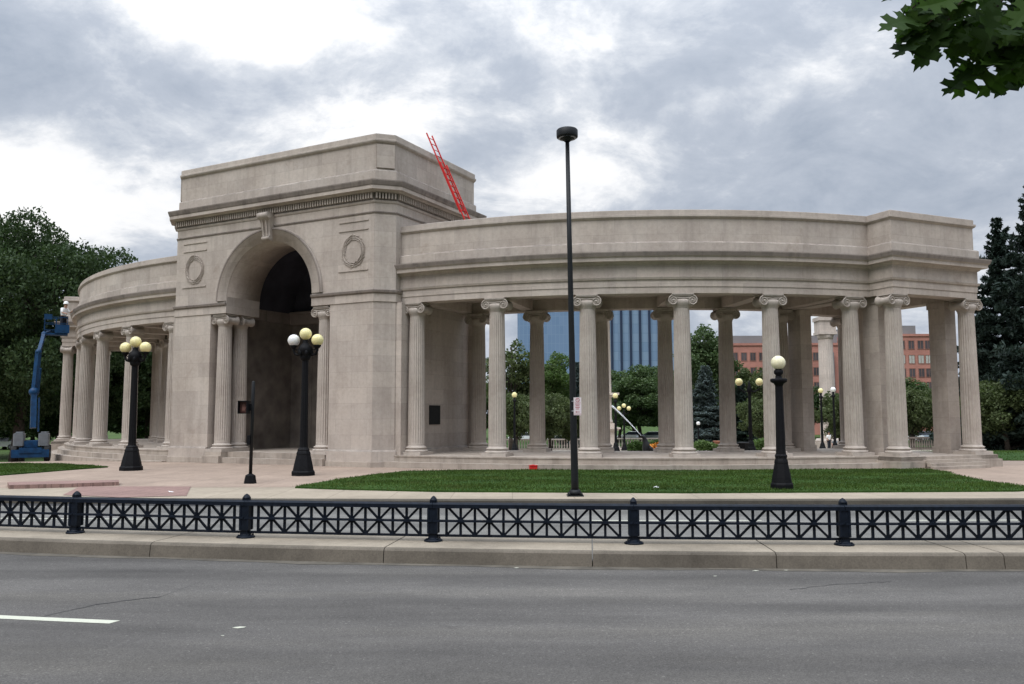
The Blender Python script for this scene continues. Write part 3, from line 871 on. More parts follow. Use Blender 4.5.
# wreath panels
for sx in (-1, 1):
    cxw, czw = (4.66 if sx > 0 else -4.30), 8.57
    for zz_, h_ in ((9.76, .04), (9.40, .05), (7.76, .05)):
        mb = MB(); mb.box(cxw - .74, -D - .035, zz_, cxw + .74, -D + .02, zz_ + h_); mb.build('panel_bar', M['stone'], mem)
    mb = MB(); rw = random.Random(3 + sx)
    mb.tube([(cxw + .50 * math.cos(2 * PI * i / 40), -D - .008, czw + .56 * math.sin(2 * PI * i / 40)) for i in range(41)], .020, 8, cap=False)
    for i in range(44):
        a_ = 2 * PI * i / 44
        for k_ in (-1, 0, 1):
            rr_ = .53 + .075 * k_ + rw.uniform(-.02, .02); px_ = cxw + rr_ * math.cos(a_) * .93; pz_ = czw + rr_ * math.sin(a_) * 1.06
            dr_ = Vector((-math.sin(a_) * (1 if math.cos(a_) > 0 else -1) + k_ * .5 * math.cos(a_), -.25, abs(math.cos(a_)) + k_ * .5 * math.sin(a_))).normalized()
            p0_ = Vector((px_, -D - .018, pz_)); mb.tube([p0_ - dr_ * .06, p0_, p0_ + dr_ * .075], [.008, .023, .005], 5)
    mb.build('wreath', M['stone'], mem)
# inscription-free dark opening in the side wall under the right colonnade
mb = MB(); mb.box(HU - .02, -.36, 1.62, HU + .035, .46, 2.42); mb.build('dark_panel', M['rubber'], mem)
# flat pilasters where the colonnade meets the arch
for sx in (-1, 1):
    for y0 in (-D + CH + .05, DB - CH - .7):
        hx = HU if sx > 0 else HL
        mb = MB(); x0, x1 = sorted((sx * (hx - .02), sx * (hx + .26))); mb.box(x0, y0, .4, x1, y0 + .65, 6.462); mb.box(x0 - .03, y0 - .04, .4, x1 + .03, y0 + .69, .75)
        mb.build('pilaster', M['stone'], mem)
# ------------------------------------------------------------------ street furniture
# iron rail along the median
fence = thing('median_rail', 'low blue-black iron rail of crossed lattice panels along the road median', 'railing', (0.3, kerb_y(.3) + .69, .203))
FO = Vector(fence.location)
def rail_pt(s):      # arc position -> point and direction along kerb offset line
    return RAILP[s]
def frail(x): return kerb_y(x) + .70
xs_post = []
x = 1.69
while x > -16: xs_post.append(x); x -= 2.83 / math.hypot(1, (frail(x) - frail(x - .1)) / .1)
x = 1.69 + 2.86
while x < 16: xs_post.append(x); x += 2.85
xs_post.sort()
pm = MB()
pm.box(-.05, -.05, .05, .05, .05, .12); pm.box(-.066, -.066, .11, .066, .066, .472); 
for sx in (-1, 1):
    for sy in (-1, 1): pm.box(sx * .062 - .014, sy * .062 - .014, .115, sx * .062 + .014, sy * .062 + .014, .468)
pm.box(-.062, -.062, .045, .062, .062, .075); pm.box(-.046, -.046, .52, .046, .046, .565)
ME_POST = pm.mesh('rail_post', M['rail'])
pb = MB(); pb.lathe([(.135, 0), (.135, .018), (.12, .03), (.085, .036), (.075, .05), (.06, .06)], 16); 
for a in range(4): pb.lathe([(.016, .03), (.016, .048), (.004, .052)], 6, (.105 * math.cos(a * PI / 2 + .78), .105 * math.sin(a * PI / 2 + .78), 0))
ME_PBASE = pb.mesh('base_flange', M['rail'])
pc = MB(); pc.lathe([(.062, .565), (.066, .575), (.06, .59), (.04, .615), (.02, .632), (.001, .64)], 4); ME_PCAP = pc.mesh('post_cap', M['rail'])
for x in xs_post:
    dy = (frail(x + .1) - frail(x - .1)) / .2; ang = math.atan(dy)
    p = link('rail_post', ME_POST, fence, Vector((x, frail(x), .203)) - FO, ang)
    link('base_flange', ME_PBASE, p); c = link('post_cap', ME_PCAP, p); c.rotation_euler.z = PI / 4
panels = {}
for a, b_ in zip(xs_post[:-1], xs_post[1:]):
    A = Vector((a, frail(a), 0)); B = Vector((b_, frail(b_), 0)); L = (B - A).length; ang = math.atan2(B.y - A.y, B.x - A.x)
    key = round(L, 3)
    if key not in panels:
        mb = MB(); x0, x1 = .19, L - .19; n = 12; zb, zm, zt = .085, .292, .50; dx = (x1 - x0) / n
        mb.box(.05, -.021, zb - .02, L - .05, .021, zb + .012)
        mb.box(.004, -.085, zm - .014, L - .004, -.012, zm + .014); mb.box(.05, -.02, zm - .010, L - .05, .024, zm + .010)
        for i in range(n + 1): mb.box(x0 + i * dx - .018, -.0125, zb, x0 + i * dx + .018, .0125, zt)
        for i in range(n):
            xa, xb = x0 + i * dx, x0 + (i + 1) * dx
            d = 1 if i % 2 == 0 else -1
            if d > 0: mb.bar((xa, .004, zt), (xb, .004, zm), .031, .028, (0, 1, 0)); mb.bar((xa, .004, zb), (xb, .004, zm), .031, .028, (0, 1, 0))
            else: mb.bar((xa, .004, zm), (xb, .004, zt), .031, .028, (0, 1, 0)); mb.bar((xa, .004, zm), (xb, .004, zb), .031, .028, (0, 1, 0))
        m1 = mb.mesh('lattice_panel', M['rail'])
        mb = MB(); mb.prism([(.002, -.082), (L - .002, -.082), (L - .002, .082), (.002, .082)], .472, .525)
        b = len(mb.v); mb.v += [(.002, -.082, .525), (L - .002, -.082, .525), (L - .002, .082, .525), (.002, .082, .525), (.002, -.05, .545), (L - .002, -.05, .545), (L - .002, .05, .545), (.002, .05, .545)]
        for q in ((4, 5, 6, 7), (0, 1, 5, 4), (2, 3, 7, 6), (1, 2, 6, 5), (3, 0, 4, 7)): mb.face([b + i for i in q])
        m2 = mb.mesh('top_rail', M['rail'])
        panels[key] = (m1, m2)
    p = link('lattice_panel', panels[key][0], fence, A + Vector((0, 0, .203)) - FO, ang); link('top_rail', panels[key][1], p)

# tall dark light pole with round head and parking sign
pl = thing('tall_light_pole', 'tall plain dark pole with a round flat lamp head in front of the colonnade', 'street light', (1.55, 21.06, 0)); pl.rotation_euler = (0, -R(.75), R(0))
mb = MB(); mb.lathe([(.098, .0), (.092, .4), (.078, 3), (.064, 6), (.052, 9.05)], 16); mb.build('pole', M['bronze'], pl)
mb = MB(); mb.box(-.2, -.2, -.02, .2, .2, .03); mb.lathe([(.16, .03), (.15, .10), (.12, .16)], 12)
for sx in (-1, 1):
    for sy in (-1, 1): mb.lathe([(.03, .03), (.03, .07), (.01, .09)], 6, (sx * .15, sy * .15, 0))
mb.build('base_plate', M['bronze'], pl)
mb = MB(); mb.lathe([(.075, 8.98), (.11, 9.02), (.22, 9.075), (.27, 9.09), (.275, 9.11), (.275, 9.27), (.25, 9.30), (.10, 9.33), (.02, 9.335)], 28); hd = mb.build('lamp_head', M['bronze'], pl)
mb = MB(); mb.lathe([(.23, 9.06), (.235, 9.083), (.2, 9.086)], 24); mb.build('lens', M['carglass'], hd)
sg = thing('parking_sign', 'small faded white and red sign strapped to the tall dark pole', 'sign', (1.527, 20.972, 2.0))
mb = MB(); mb.box(-.0, -.012, -.01, .19, 0, .43); mb.build('sign_plate', M['sign'], sg)
mb = MB(); mb.box(-.05, 0, .08, .075, .10, .11); mb.build('strap', M['steel'], sg)
mb = MB(); mb.box(-.05, 0, .32, .075, .10, .35); mb.build('strap', M['steel'], sg)
# faded marks seen on the plate: ring with slash, rule, arrow
mb = MB(); n = 20
mb.tube([(.10 + .045 * math.cos(2 * PI * i / n), -.0135, .365 + .045 * math.sin(2 * PI * i / n)) for i in range(n + 1)], .007, 4, cap=False); mb.bar((.07, -.0135, .395), (.13, -.0135, .335), .01, .004, (0, 1, 0))
mb.box(.02, -.0138, .292, .17, -.0125, .300)
for z_, a_, b_ in ((.255, .04, .15), (.215, .05, .14), (.175, .04, .15), (.135, .06, .13)): mb.box(a_, -.0138, z_, b_, -.0125, z_ + .018)
mb.bar((.05, -.0135, .07), (.15, -.0135, .07), .012, .003, (0, 1, 0)); mb.bar((.05, -.0135, .07), (.075, -.0135, .09), .01, .003, (0, 1, 0)); mb.bar((.05, -.0135, .07), (.075, -.0135, .05), .01, .003, (0, 1, 0))
mb.box(.0, -.0138, .012, .19, -.0125, .022)
mb.build('sign_print', M['signred'], sg)

# ornamental lamps
def lamp_shaft(H, r0, r1, base_r, base_h):
    mb = MB(); n = 24
    fl = lambda j, z: 1 - .07 * (j % 2)
    mb.lathe([(r0 * 1.25, base_h), (r0 * 1.3, base_h + .05), (r0 * 1.05, base_h + .09), (r0, base_h + .2), (r0 * .93, base_h + H * .3), (r1 * 1.05, H * .8), (r1, H - .02)], n, fl=fl, smooth=False)
    return mb
def lamp_base(br, bh):
    mb = MB(); fl = lambda j, z: 1.0
    mb.lathe([(br, 0), (br, .12), (br * .96, .15), (br * .90, .17), (br * .84, .30), (br * .70, bh * .60), (br * .60, bh * .78), (br * .62, bh * .80), (br * .58, bh * .86), (br * .5, bh * .93), (br * .53, bh * .96), (br * .45, bh)], 8, smooth=False)
    return mb
def triple_lamp(loc, label, cols, rot, H=5.0, gl=.205):
    t = thing('globe_lamp_post', label, 'street lamp', loc, rot, 'black three-globe lamp posts beside the arch')
    lamp_shaft(4.05, .135, .105, .4, .85).build('lamp_shaft', M['black'], t)
    lamp_base(.41, .90).build('lamp_base', M['black'], t)
    mb = MB(); mb.lathe([(.11, 3.86), (.16, 3.9), (.19, 4.0), (.17, 4.06), (.22, 4.1), (.26, 4.22), (.22, 4.34), (.13, 4.42), (.09, 4.48), (.10, 4.54), (.075, 4.56)], 16)
    for a in range(6): mb.sphere((.21 * math.cos(a * PI / 3), .21 * math.sin(a * PI / 3), 4.12), .07, 8, 6, (1, 1, 1.6))
    cr = mb.build('lamp_crown', M['black'], t)
    top = MB(); top.sphere((0, 0, 4.77), gl, 20, 14); top.build('globe', cols[0], t)
    for i, sx in enumerate((-1, 1)):
        mb = MB(); mb.tube([(sx * .12, 0, 4.14), (sx * .24, 0, 4.05), (sx * .36, 0, 4.08), (sx * .42, 0, 4.2), (sx * .42, 0, 4.30)], [.05, .048, .045, .045, .05], 8)
        mb.lathe([(.05, 4.26), (.09, 4.30), (.13, 4.36), (.13, 4.385), (.1, 4.39)], 14, (sx * .42, 0, 0)); mb.tube([(sx * .14, 0, 4.3), (sx * .3, 0, 4.22), (sx * .4, 0, 4.28)], .022, 6)
        ar = mb.build('lamp_arm', M['black'], t)
        g_ = MB(); g_.sphere((sx * .42, 0, 4.555), gl, 20, 14); g_.build('globe', cols[1 + i], t)
    return t
triple_lamp((-14.09, 31.4, gz(-14.09, 31.4)), 'black three-globe lamp post with all globes yellowed, left of the arch', (M['globe_y'],) * 3, R(-12))
triple_lamp((-7.02, 28.52, 0), 'black three-globe lamp post with one white globe, before the arch opening', (M['globe_y'], M['globe_w'], M['globe_y']), R(-8))

def single_lamp(name, loc, label, H, gm, gl=.19, group=None, br=.30):
    t = thing(name, label, 'street lamp', loc, 0, group)
    k_ = H / 3.5
    lamp_shaft(2.78 * k_, .125 * k_, .10 * k_, .3, .82 * k_).build('lamp_shaft', M['black'], t)
    lamp_base(br * k_, .86 * k_).build('lamp_base', M['black'], t)
    mb = MB(); mb.lathe([(.10 * k_, 2.7 * k_), (.13 * k_, 2.76 * k_), (.21 * k_, 2.8 * k_), (.22 * k_, 2.86 * k_), (.2 * k_, 2.89 * k_), (.09 * k_, 2.9 * k_), (.075 * k_, 2.98 * k_), (.12 * k_, 3.03 * k_), (.12 * k_, 3.1 * k_), (.085 * k_, 3.12 * k_), (.085 * k_, 3.17 * k_)], 20)
    mb.build('lamp_collar', M['black'], t)
    mb = MB(); mb.sphere((0, 0, H - gl), gl, 20, 14); mb.build('globe', gm, t)
    return t
single_lamp('single_globe_lamp', (7.1, 22.42, .04), 'black lamp post with one cream globe standing on the front lawn', 3.52, M['globe_c'])

# pedestrian signal
t = thing('pedestrian_signal', 'thin dark post with a pedestrian crossing signal before the arch', 'crossing signal', (-7.77, 25.21, 0)); t.rotation_euler.y = R(.5)
mb = MB(); mb.lathe([(.052, .2), (.05, 3.0), (.03, 3.03)], 12); mb.build('post', M['bronze'], t)
mb = MB(); mb.lathe([(.19, 0), (.185, .05), (.15, .24), (.10, .27), (.06, .29)], 8, smooth=False); mb.build('footing', M['black'], t)
mb = MB(); mb.box(-.36, -.13, 2.06, -.09, .10, 2.44); mb.box(-.36, -.28, 2.42, -.09, -.13, 2.44); mb.box(-.36, -.28, 2.06, -.345, -.13, 2.43); mb.box(-.105, -.28, 2.06, -.09, -.13, 2.43); mb.box(-.09, -.04, 2.15, .0, .04, 2.35)
hd = mb.build('signal_head', M['black'], t)
M['lens'] = simple('signal_lens', (.07, .03, .025), .4, var=.2)
mb = MB(); mb.box(-.335, -.139, 2.09, -.115, -.131, 2.41); mb.build('signal_lens', M['lens'], hd)
# unlit raised hand symbol
M['lens2'] = simple('signal_symbol', (.20, .10, .08), .4, var=.1)
mb = MB(); mb.box(-.27, -.144, 2.15, -.18, -.140, 2.25)
for q, (xf, h_) in enumerate(((-.268, .08), (-.245, .105), (-.222, .11), (-.199, .09))): mb.box(xf, -.144, 2.25, xf + .018, -.140, 2.25 + h_)
mb.bar((-.185, -.142, 2.2), (-.15, -.142, 2.27), .02, .004, (0, 1, 0)); mb.build('hand_symbol', M['lens2'], hd)
mb = MB(); mb.box(-.11, -.10, 1.14, -.02, .06, 1.42); mb.box(-.06, -.05, 1.2, .0, .05, 1.36); mb.build('push_button_box', M['black'], t)

# small red box on the lowest step and litter
t = thing('red_box', 'small red box lying at the foot of the colonnade steps', 'box', (.75, 30.62, .05), R(12))
mb = MB(); mb.box(-.13, -.09, 0, .13, .09, .12); mb.build('box_body', M['red'], t)
mb = MB(); mb.box(-.14, -.1, .12, .14, .1, .155); mb.bar((-.05, 0, .165), (.05, 0, .165), .02, .02); mb.build('lid', M['red'], t)
mb = MB(); n = 0
for i in range(5):
    a = i * 1.3; mb.v += [(0, 0, .03), (.08 * math.cos(a), .08 * math.sin(a), .012 + .03 * (i % 2)), (.08 * math.cos(a + .9), .08 * math.sin(a + .9), .01)]; mb.face((3 * i, 3 * i + 1, 3 * i + 2))
o = mb.build('paper_scrap', M['white'], loc=(3.78, 22.35, .09)); tag(o, 'crumpled white paper scrap on the lawn right of the tall pole', 'litter')
o = mb.build('paper_scrap', M['white'], loc=(-8.9, 22.2, .015)); tag(o, 'crumpled white paper scrap on the brick coloured ramp', 'litter')

# red extension ladder on the colonnade roof
def mem_pt(x, y, z): return mem.matrix_world_local @ Vector((x, y, z))
MW = Matrix.Translation(mem.location) @ Matrix.Rotation(PHI, 4, 'Z')
IM = MW.inverted()
def on_local_y(px, py, yl):
    o = IM @ Vector((0, 0, EYE)); d = IM.to_3x3() @ ray(px, py); t_ = (yl - o.y) / d.y; return o + d * t_
LY = VM - 21.0
pt, pf = on_local_y(430.5, 133.5, LY), on_local_y(467, 219, LY)
dl = (pf - pt).normalized(); pf = pt + dl * ((9.06 - pt.z) / dl.z)
base_w = MW @ pf; top_w = MW @ pt; yv = MW.to_3x3() @ Vector((0, 1, 0))
lad = thing('extension_ladder', 'red extension ladder leaning on the attic from the colonnade roof', 'ladder', base_w)
bw = Vector(base_w); Lv = Vector(top_w) - bw; LL_ = Lv.length; du = Lv.normalized(); nv = du.cross(yv).normalized()
for nm_, f0, f1, wd, off in (('base_section', 0., .72, .25, 0.), ('fly_section', .28, 1.0, .215, .07)):
    mb = MB()
    for s_ in (-1, 1):
        mb.bar(Lv * f0 + yv * s_ * wd + nv * off, Lv * f1 + yv * s_ * wd + nv * off, .055, .03, yv)
    z_ = f0 * LL_ + .15
    while z_ < f1 * LL_ - .05: mb.tube([du * z_ - yv * wd + nv * off, du * z_ + yv * wd + nv * off], .016, 6); z_ += .305
    mb.build(nm_, M['red'], lad)

# blue boom lift
def tri(o): return o
LX, LYW = at_y(31, 458, 44.).x, 44.
LROT = R(27)
lift = thing('boom_lift', 'blue articulated boom lift with raised basket beside the left colonnade', 'boom lift', (LX, LYW, gz(LX, LYW) + .03), LROT)
for sx in (-1, 1):
    for sy in (-1, 1):
        mb = MB(); mb.lathe([(.30, -.14), (.40, -.13), (.42, -.08), (.42, .08), (.40, .13), (.30, .14)], 20, (sx * .74, sy * .62, .40), 'X'); wh = mb.build('wheel', M['rubber'], lift)
        mb = MB(); mb.lathe([(.2, -.15), (.2, .15)], 14, (sx * .74, sy * .62, .40), 'X'); mb.build('rim', M['lgrey'], wh)
mb = MB(); mb.box(-.62, -.9, .30, .62, .9, .62); mb.box(-.84, -1.06, .22, .84, -.9, .62); mb.box(-.5, -1.1, .45, .5, -1.0, .72); mb.build('chassis', M['blue'], lift)
mb = MB(); mb.lathe([(.5, .62), (.5, .74), (.4, .76)], 20); mb.box(-.30, -.75, .74, .30, .75, 1.05); mb.build('turret', M['blue'], lift)
for sx, nm_ in ((-1, 'engine_cowl'), (1, 'engine_cowl')):
    x0, x1 = sorted((sx * .32, sx * .80)); mb = MB(); mb.prism([(x0 + .05, -.8), (x1 - .05, -.8), (x1, -.75), (x1, .65), (x1 - .05, .7), (x0 + .05, .7), (x0, .65), (x0, -.75)], .80, 1.42); mb.prism([(x0 + .1, -.74), (x1 - .1, -.74), (x1 - .05, .6), (x0 + .05, .6)], 1.42, 1.5); mb.build(nm_, M['lgrey'], lift)
IL = (Matrix.Translation(lift.location) @ Matrix.Rotation(LROT, 4, 'Z')).inverted()
def lp(px, py, y): return IL @ at_y(px, py, y)
j0 = lp(33, 428, 44.1); j1 = lp(34, 392, 44.4); j2 = lp(37, 372, 44.2); j3 = lp(38.5, 352, 44.6); j4 = lp(44, 334, 45.6); jb = lp(50, 332, 46.1)
mb = MB(); mb.bar(j0, j1, .26, .34); mb.bar(j0 + Vector((.24, .0, -.2)), j1 + Vector((.24, 0, -.3)), .08, .12); mb.build('lower_boom', M['blue'], lift)
mb = MB(); mb.bar(j1 + Vector((0, 0, -.2)), j3, .2, .24); mb.bar(j1 + Vector((.2, 0, 0)), j2 + Vector((.16, 0, .2)), .08, .08); mb.sphere(j1, .25, 10, 8); mb.build('upper_boom', M['blue'], lift)
mb = MB(); mb.bar(j3 - Vector((0, 0, .1)), j4, .16, .2); mb.bar(j4, jb, .14, .16); mb.sphere(j3, .16, 10, 8); mb.sphere(j4, .14, 10, 8); mb.build('jib', M['blue'], lift)
bx = lp(57, 335, 46.3)
bk = MB(); bk.box(bx.x - .62, bx.y - .38, bx.z - .02, bx.x + .50, bx.y + .42, bx.z + .08)
for zq in (.25, .62, 0.95):
    for ya in (-0.38, 0.38): bk.bar((bx.x - 0.62, bx.y + ya, bx.z + zq), (bx.x + 0.50, bx.y + ya, bx.z + zq), .035)
    for xa in (-0.62, 0.50): bk.bar((bx.x + xa, bx.y - 0.38, bx.z + zq), (bx.x + xa, bx.y + 0.38, bx.z + zq), .035)
for xa in (-0.62, -.06, 0.50):
    for ya in (-0.38, 0.38): bk.bar((bx.x + xa, bx.y + ya, bx.z), (bx.x + xa, bx.y + ya, bx.z + 0.97), .035)
bk.box(bx.x - .1, bx.y - .44, bx.z + .08, bx.x + .6, bx.y - .41, bx.z + .55)
basket = bk.build('basket', M['blue'], lift)
mb = MB(); mb.box(bx.x - .64, bx.y - .44, bx.z + .8, bx.x - .25, bx.y - .36, bx.z + 1.1); mb.build('control_box', M['blue'], basket)

# ------------------------------------------------------------------ people (skin modifier bodies)
def skin_obj(name, chain, edges, radii, material, parent=None, sub=2):
    me = bpy.data.meshes.new(name); me.from_pydata([tuple(c) for c in chain], edges, []); me.materials.append(material)
    o = bpy.data.objects.new(name, me); COL.objects.link(o)
    if parent: o.parent = parent
    md = o.modifiers.new('skin', 'SKIN'); md.use_smooth_shade = True
    sv = me.skin_vertices[0].data if me.skin_vertices else None
    if sv is None:
        bm = bmesh.new(); bm.from_mesh(me); bm.verts.layers.skin.verify(); bm.to_mesh(me); bm.free(); sv = me.skin_vertices[0].data
    for i, r in enumerate(radii): sv[i].radius = (r, r) if not isinstance(r, tuple) else r; sv[i].use_root = (i == 0)
    s2 = o.modifiers.new('sub', 'SUBSURF'); s2.levels = sub; s2.render_levels = sub
    return o
def person(loc, rot, label, pose, shirt, trousers, hat=None, group=None):
    """pose: dict of joint positions (metres, z up, facing -Y)"""
    J = pose; names = ['pelvis', 'waist', 'chest', 'neck', 'head0', 'head1', 'shL', 'elL', 'haL', 'shR', 'elR', 'haR', 'hipL', 'knL', 'anL', 'toL', 'hipR', 'knR', 'anR', 'toR']
    rad = [.12, .115, .14, .055, .085, .08, .065, .045, .035, .065, .045, .035, .09, .062, .045, .035, .09, .062, .045, .035]
    ix = {n: i for i, n in enumerate(names)}
    E_ = [('pelvis', 'waist'), ('waist', 'chest'), ('chest', 'neck'), ('neck', 'head0'), ('head0', 'head1'), ('chest', 'shL'), ('shL', 'elL'), ('elL', 'haL'), ('chest', 'shR'), ('shR', 'elR'), ('elR', 'haR'), ('pelvis', 'hipL'), ('hipL', 'knL'), ('knL', 'anL'), ('anL', 'toL'), ('pelvis', 'hipR'), ('hipR', 'knR'), ('knR', 'anR'), ('anR', 'toR')]
    t = thing('person', label, 'person', loc, rot, group)
    body = skin_obj('body', [J[n] for n in names], [(ix[a], ix[b_]) for a, b_ in E_], rad, M['skin'], t)
    sn = ['pelvis', 'waist', 'chest', 'neck', 'shL', 'elL', 'shR', 'elR']; si = {n: i for i, n in enumerate(sn)}
    P_ = [Vector(J[n]) for n in sn]; P_[3] = Vector(J['chest']).lerp(J['neck'], .6)
    skin_obj('shirt', P_, [(si[a], si[b_]) for a, b_ in (('pelvis', 'waist'), ('waist', 'chest'), ('chest', 'neck'), ('chest', 'shL'), ('shL', 'elL'), ('chest', 'shR'), ('shR', 'elR'))], [.15, .145, .17, .075, .085, .062, .085, .062], shirt, t)
    tn = ['pelvis', 'hipL', 'knL', 'anL', 'hipR', 'knR', 'anR']; ti = {n: i for i, n in enumerate(tn)}
    skin_obj('trousers', [J[n] for n in tn], [(ti[a], ti[b_]) for a, b_ in (('pelvis', 'hipL'), ('hipL', 'knL'), ('knL', 'anL'), ('pelvis', 'hipR'), ('hipR', 'knR'), ('knR', 'anR'))], [.145, .115, .085, .07, .115, .085, .07], trousers, t)
    for s_ in ('L', 'R'):
        a, b_ = Vector(J['an' + s_]), Vector(J['to' + s_]); skin_obj('shoe', [a - Vector((0, -.03, .03)), b_ - Vector((0, 0, .01))], [(0, 1)], [.055, .045], M['rubber'], t)
    h = Vector(J['head1'])
    mb = MB()
    if hat:
        mb.lathe([(.15, .03), (.145, .04), (.125, .05), (.122, .09), (.10, .15), (.05, .185), (.01, .19)], 18, tuple(h + Vector((0, 0, -.03)))); mb.box(h.x - .07, h.y - .21, h.z - .005, h.x + .07, h.y - .1, h.z + .01); mb.build('hard_hat', hat, t)
    else:
        mb.sphere(tuple(h + Vector((0, .02, .03))), .105, 14, 10, (1, 1.05, .9)); mb.build('hair', M['dark_cloth'], t)
    fx = h + Vector((0, -.085, -.06))
    mb = MB(); mb.sphere(tuple(fx + Vector((0, -.012, -.012))), .016, 8, 6, (1, 1.3, 1.3)); mb.build('nose', M['skin'], t)
    for e in (-1, 1):
        mb = MB(); mb.sphere(tuple(fx + Vector((e * .034, .008, .02))), .011, 8, 6); mb.build('eye', M['dark_cloth'], t)
    return t
STAND = dict(pelvis=(0, 0, .93), waist=(0, 0, 1.08), chest=(0, 0, 1.30), neck=(0, 0, 1.47), head0=(0, -.01, 1.57), head1=(0, -.01, 1.68), shL=(.19, 0, 1.38), elL=(.24, .02, 1.12), haL=(.22, -.10, .88), shR=(-.19, 0, 1.38), elR=(-.24, .02, 1.12), haR=(-.22, -.1, .88),
             hipL=(.1, 0, .88), knL=(.11, -.02, .48), anL=(.11, .02, .09), toL=(.12, -.13, .045), hipR=(-.1, 0, .88), knR=(-.11, -.02, .48), anR=(-.11, .02, .09), toR=(-.12, -.13, .045))
WORK = dict(STAND); WORK.update(elL=(.26, -.2, 1.2), haL=(.18, -.42, 1.28), elR=(-.26, -.16, 1.14), haR=(-.16, -.38, 1.08), chest=(0, -.05, 1.29), neck=(0, -.08, 1.46), head0=(0, -.12, 1.55), head1=(0, -.13, 1.66), shL=(.19, -.05, 1.37), shR=(-.19, -.05, 1.37))
ppos = (Matrix.Translation(lift.location) @ Matrix.Rotation(LROT, 4, 'Z')) @ (bx + Vector((.28, 0, .08)))
person(ppos, R(75), 'worker in white shirt and white hard hat standing in the lift basket', WORK, M['white'], M['dark_cloth'], M['white'])
# ------------------------------------------------------------------ vegetation
def rot_quads(C, sx, sy, rs, up=0.0, shape='leaf'):
    """leaf-sized faces with random orientation around centres C"""
    n = len(C)
    nrm = rs.normal(size=(n, 3)); nrm[:, 2] += up; nrm /= np.linalg.norm(nrm, axis=1)[:, None]
    t = rs.normal(size=(n, 3)); t -= (t * nrm).sum(1)[:, None] * nrm; t /= np.linalg.norm(t, axis=1)[:, None]
    b = np.cross(nrm, t)
    k1 = (sx * rs.uniform(.6, 1.3, n))[:, None]; k2 = (sy * rs.uniform(.6, 1.3, n))[:, None]
    return np.stack([C - t * k1, C - b * k2 * .8 + t * k1 * .1, C + t * k1, C + b * k2 + t * k1 * .1], 1)
def crown_points(rs, clumps, per):
    out = []
    for (c, r, sq) in clumps:
        n = int(per * r * r)
        d = rs.normal(size=(n, 3)); d /= np.linalg.norm(d, axis=1)[:, None]
        q = r * rs.uniform(.35, 1., n) ** .5
        q = q * (1 + .22 * np.sin(d[:, 0] * 5 + c[0]) * np.sin(d[:, 1] * 4 + c[2]) * np.sin(d[:, 2] * 5))
        p = np.array(c) + d * q[:, None] * np.array([1, 1, sq]); out.append(p)
    return np.concatenate(out)
def broad_clumps(rs, H, R_, trunk, n, flat=.9, clump=.3):
    """clump centres spread through an uneven ovoid crown"""
    cl = []; cz = (H + trunk) / 2; rz = (H - trunk) / 2
    while len(cl) < n:
        d = rs.normal(size=3); d /= np.linalg.norm(d); q = rs.uniform(.25, 1) ** .6
        s_ = 1 - .25 * max(0, d[2])
        c = (d[0] * q * R_ * s_ * .82, d[1] * q * R_ * s_ * .82, cz + d[2] * q * rz * .85)
        cl.append((c, R_ * clump * rs.uniform(.7, 1.25), flat))
    return cl
def round_clumps(n, H, R_, z0, seed, r):
    rs = np.random.RandomState(seed); cl = []
    for i in range(n):
        t = (i + .5) / n; zc = 1 - 2 * t; a = i * 2.39996 + rs.uniform(-.25, .25); rr_ = math.sqrt(1 - zc * zc)
        q = rs.uniform(.7, 1.05) if i % 5 else rs.uniform(.3, .7)
        cz = (H + z0) / 2; rz = (H - z0) / 2
        cl.append(((rr_ * math.cos(a) * q * R_ * .86, rr_ * math.sin(a) * q * R_ * .86, cz + zc * q * rz * .88), r * rs.uniform(.6, 1.25), .8))
    return cl
def tree_parts(seed, H, R_, trunk, n, per, leaf, r_tr, clump=.3, flat=.9, sq=1.):
    rs = np.random.RandomState(seed)
    cl = round_clumps(n, H, R_, trunk, seed, clump * R_) if n > 90 else broad_clumps(rs, H, R_, trunk, n, flat, clump)
    pts = crown_points(rs, cl, per)
    mb = MB(); z1 = trunk * 1.0
    lean = rs.uniform(-.05, .05, 2)
    def tp(t): return Vector((lean[0] * t * H + .06 * R_ * math.sin(t * 5 + seed), lean[1] * t * H, t * H))
    top = .82
    mb.tube([tp(top * i / 8) for i in range(9)], [r_tr * (1.35 if i == 0 else 1 - .1 * i) for i in range(9)], 9)
    for c, r, _ in cl[:min(n, 26)]:
        c = Vector(c); t0 = max(trunk / H * .85, min(.75, (c.z / H) - .22)); a = tp(t0); m_ = a.lerp(c, .5) + Vector((0, 0, .06 * H * .5))
        rr_ = r_tr * .32
        mb.tube([a, a.lerp(m_, .5) + Vector((0, 0, -.01 * H)), m_, c], [rr_, rr_ * .75, rr_ * .5, rr_ * .15], 6)
    return pts, mb, rs
def make_tree(nm, seed, H, R_, trunk, n, per, leaf, lm, r_tr=.3, clump=.3, flat=.9):
    pts, mb, rs = tree_parts(seed, H, R_, trunk, n, per, leaf, r_tr, clump, flat)
    me = quads_mesh(nm + '_leaves', rot_quads(pts, leaf, leaf * .62, rs, .4), M[lm])
    return me, mb.mesh(nm + '_trunk', M['bark'])
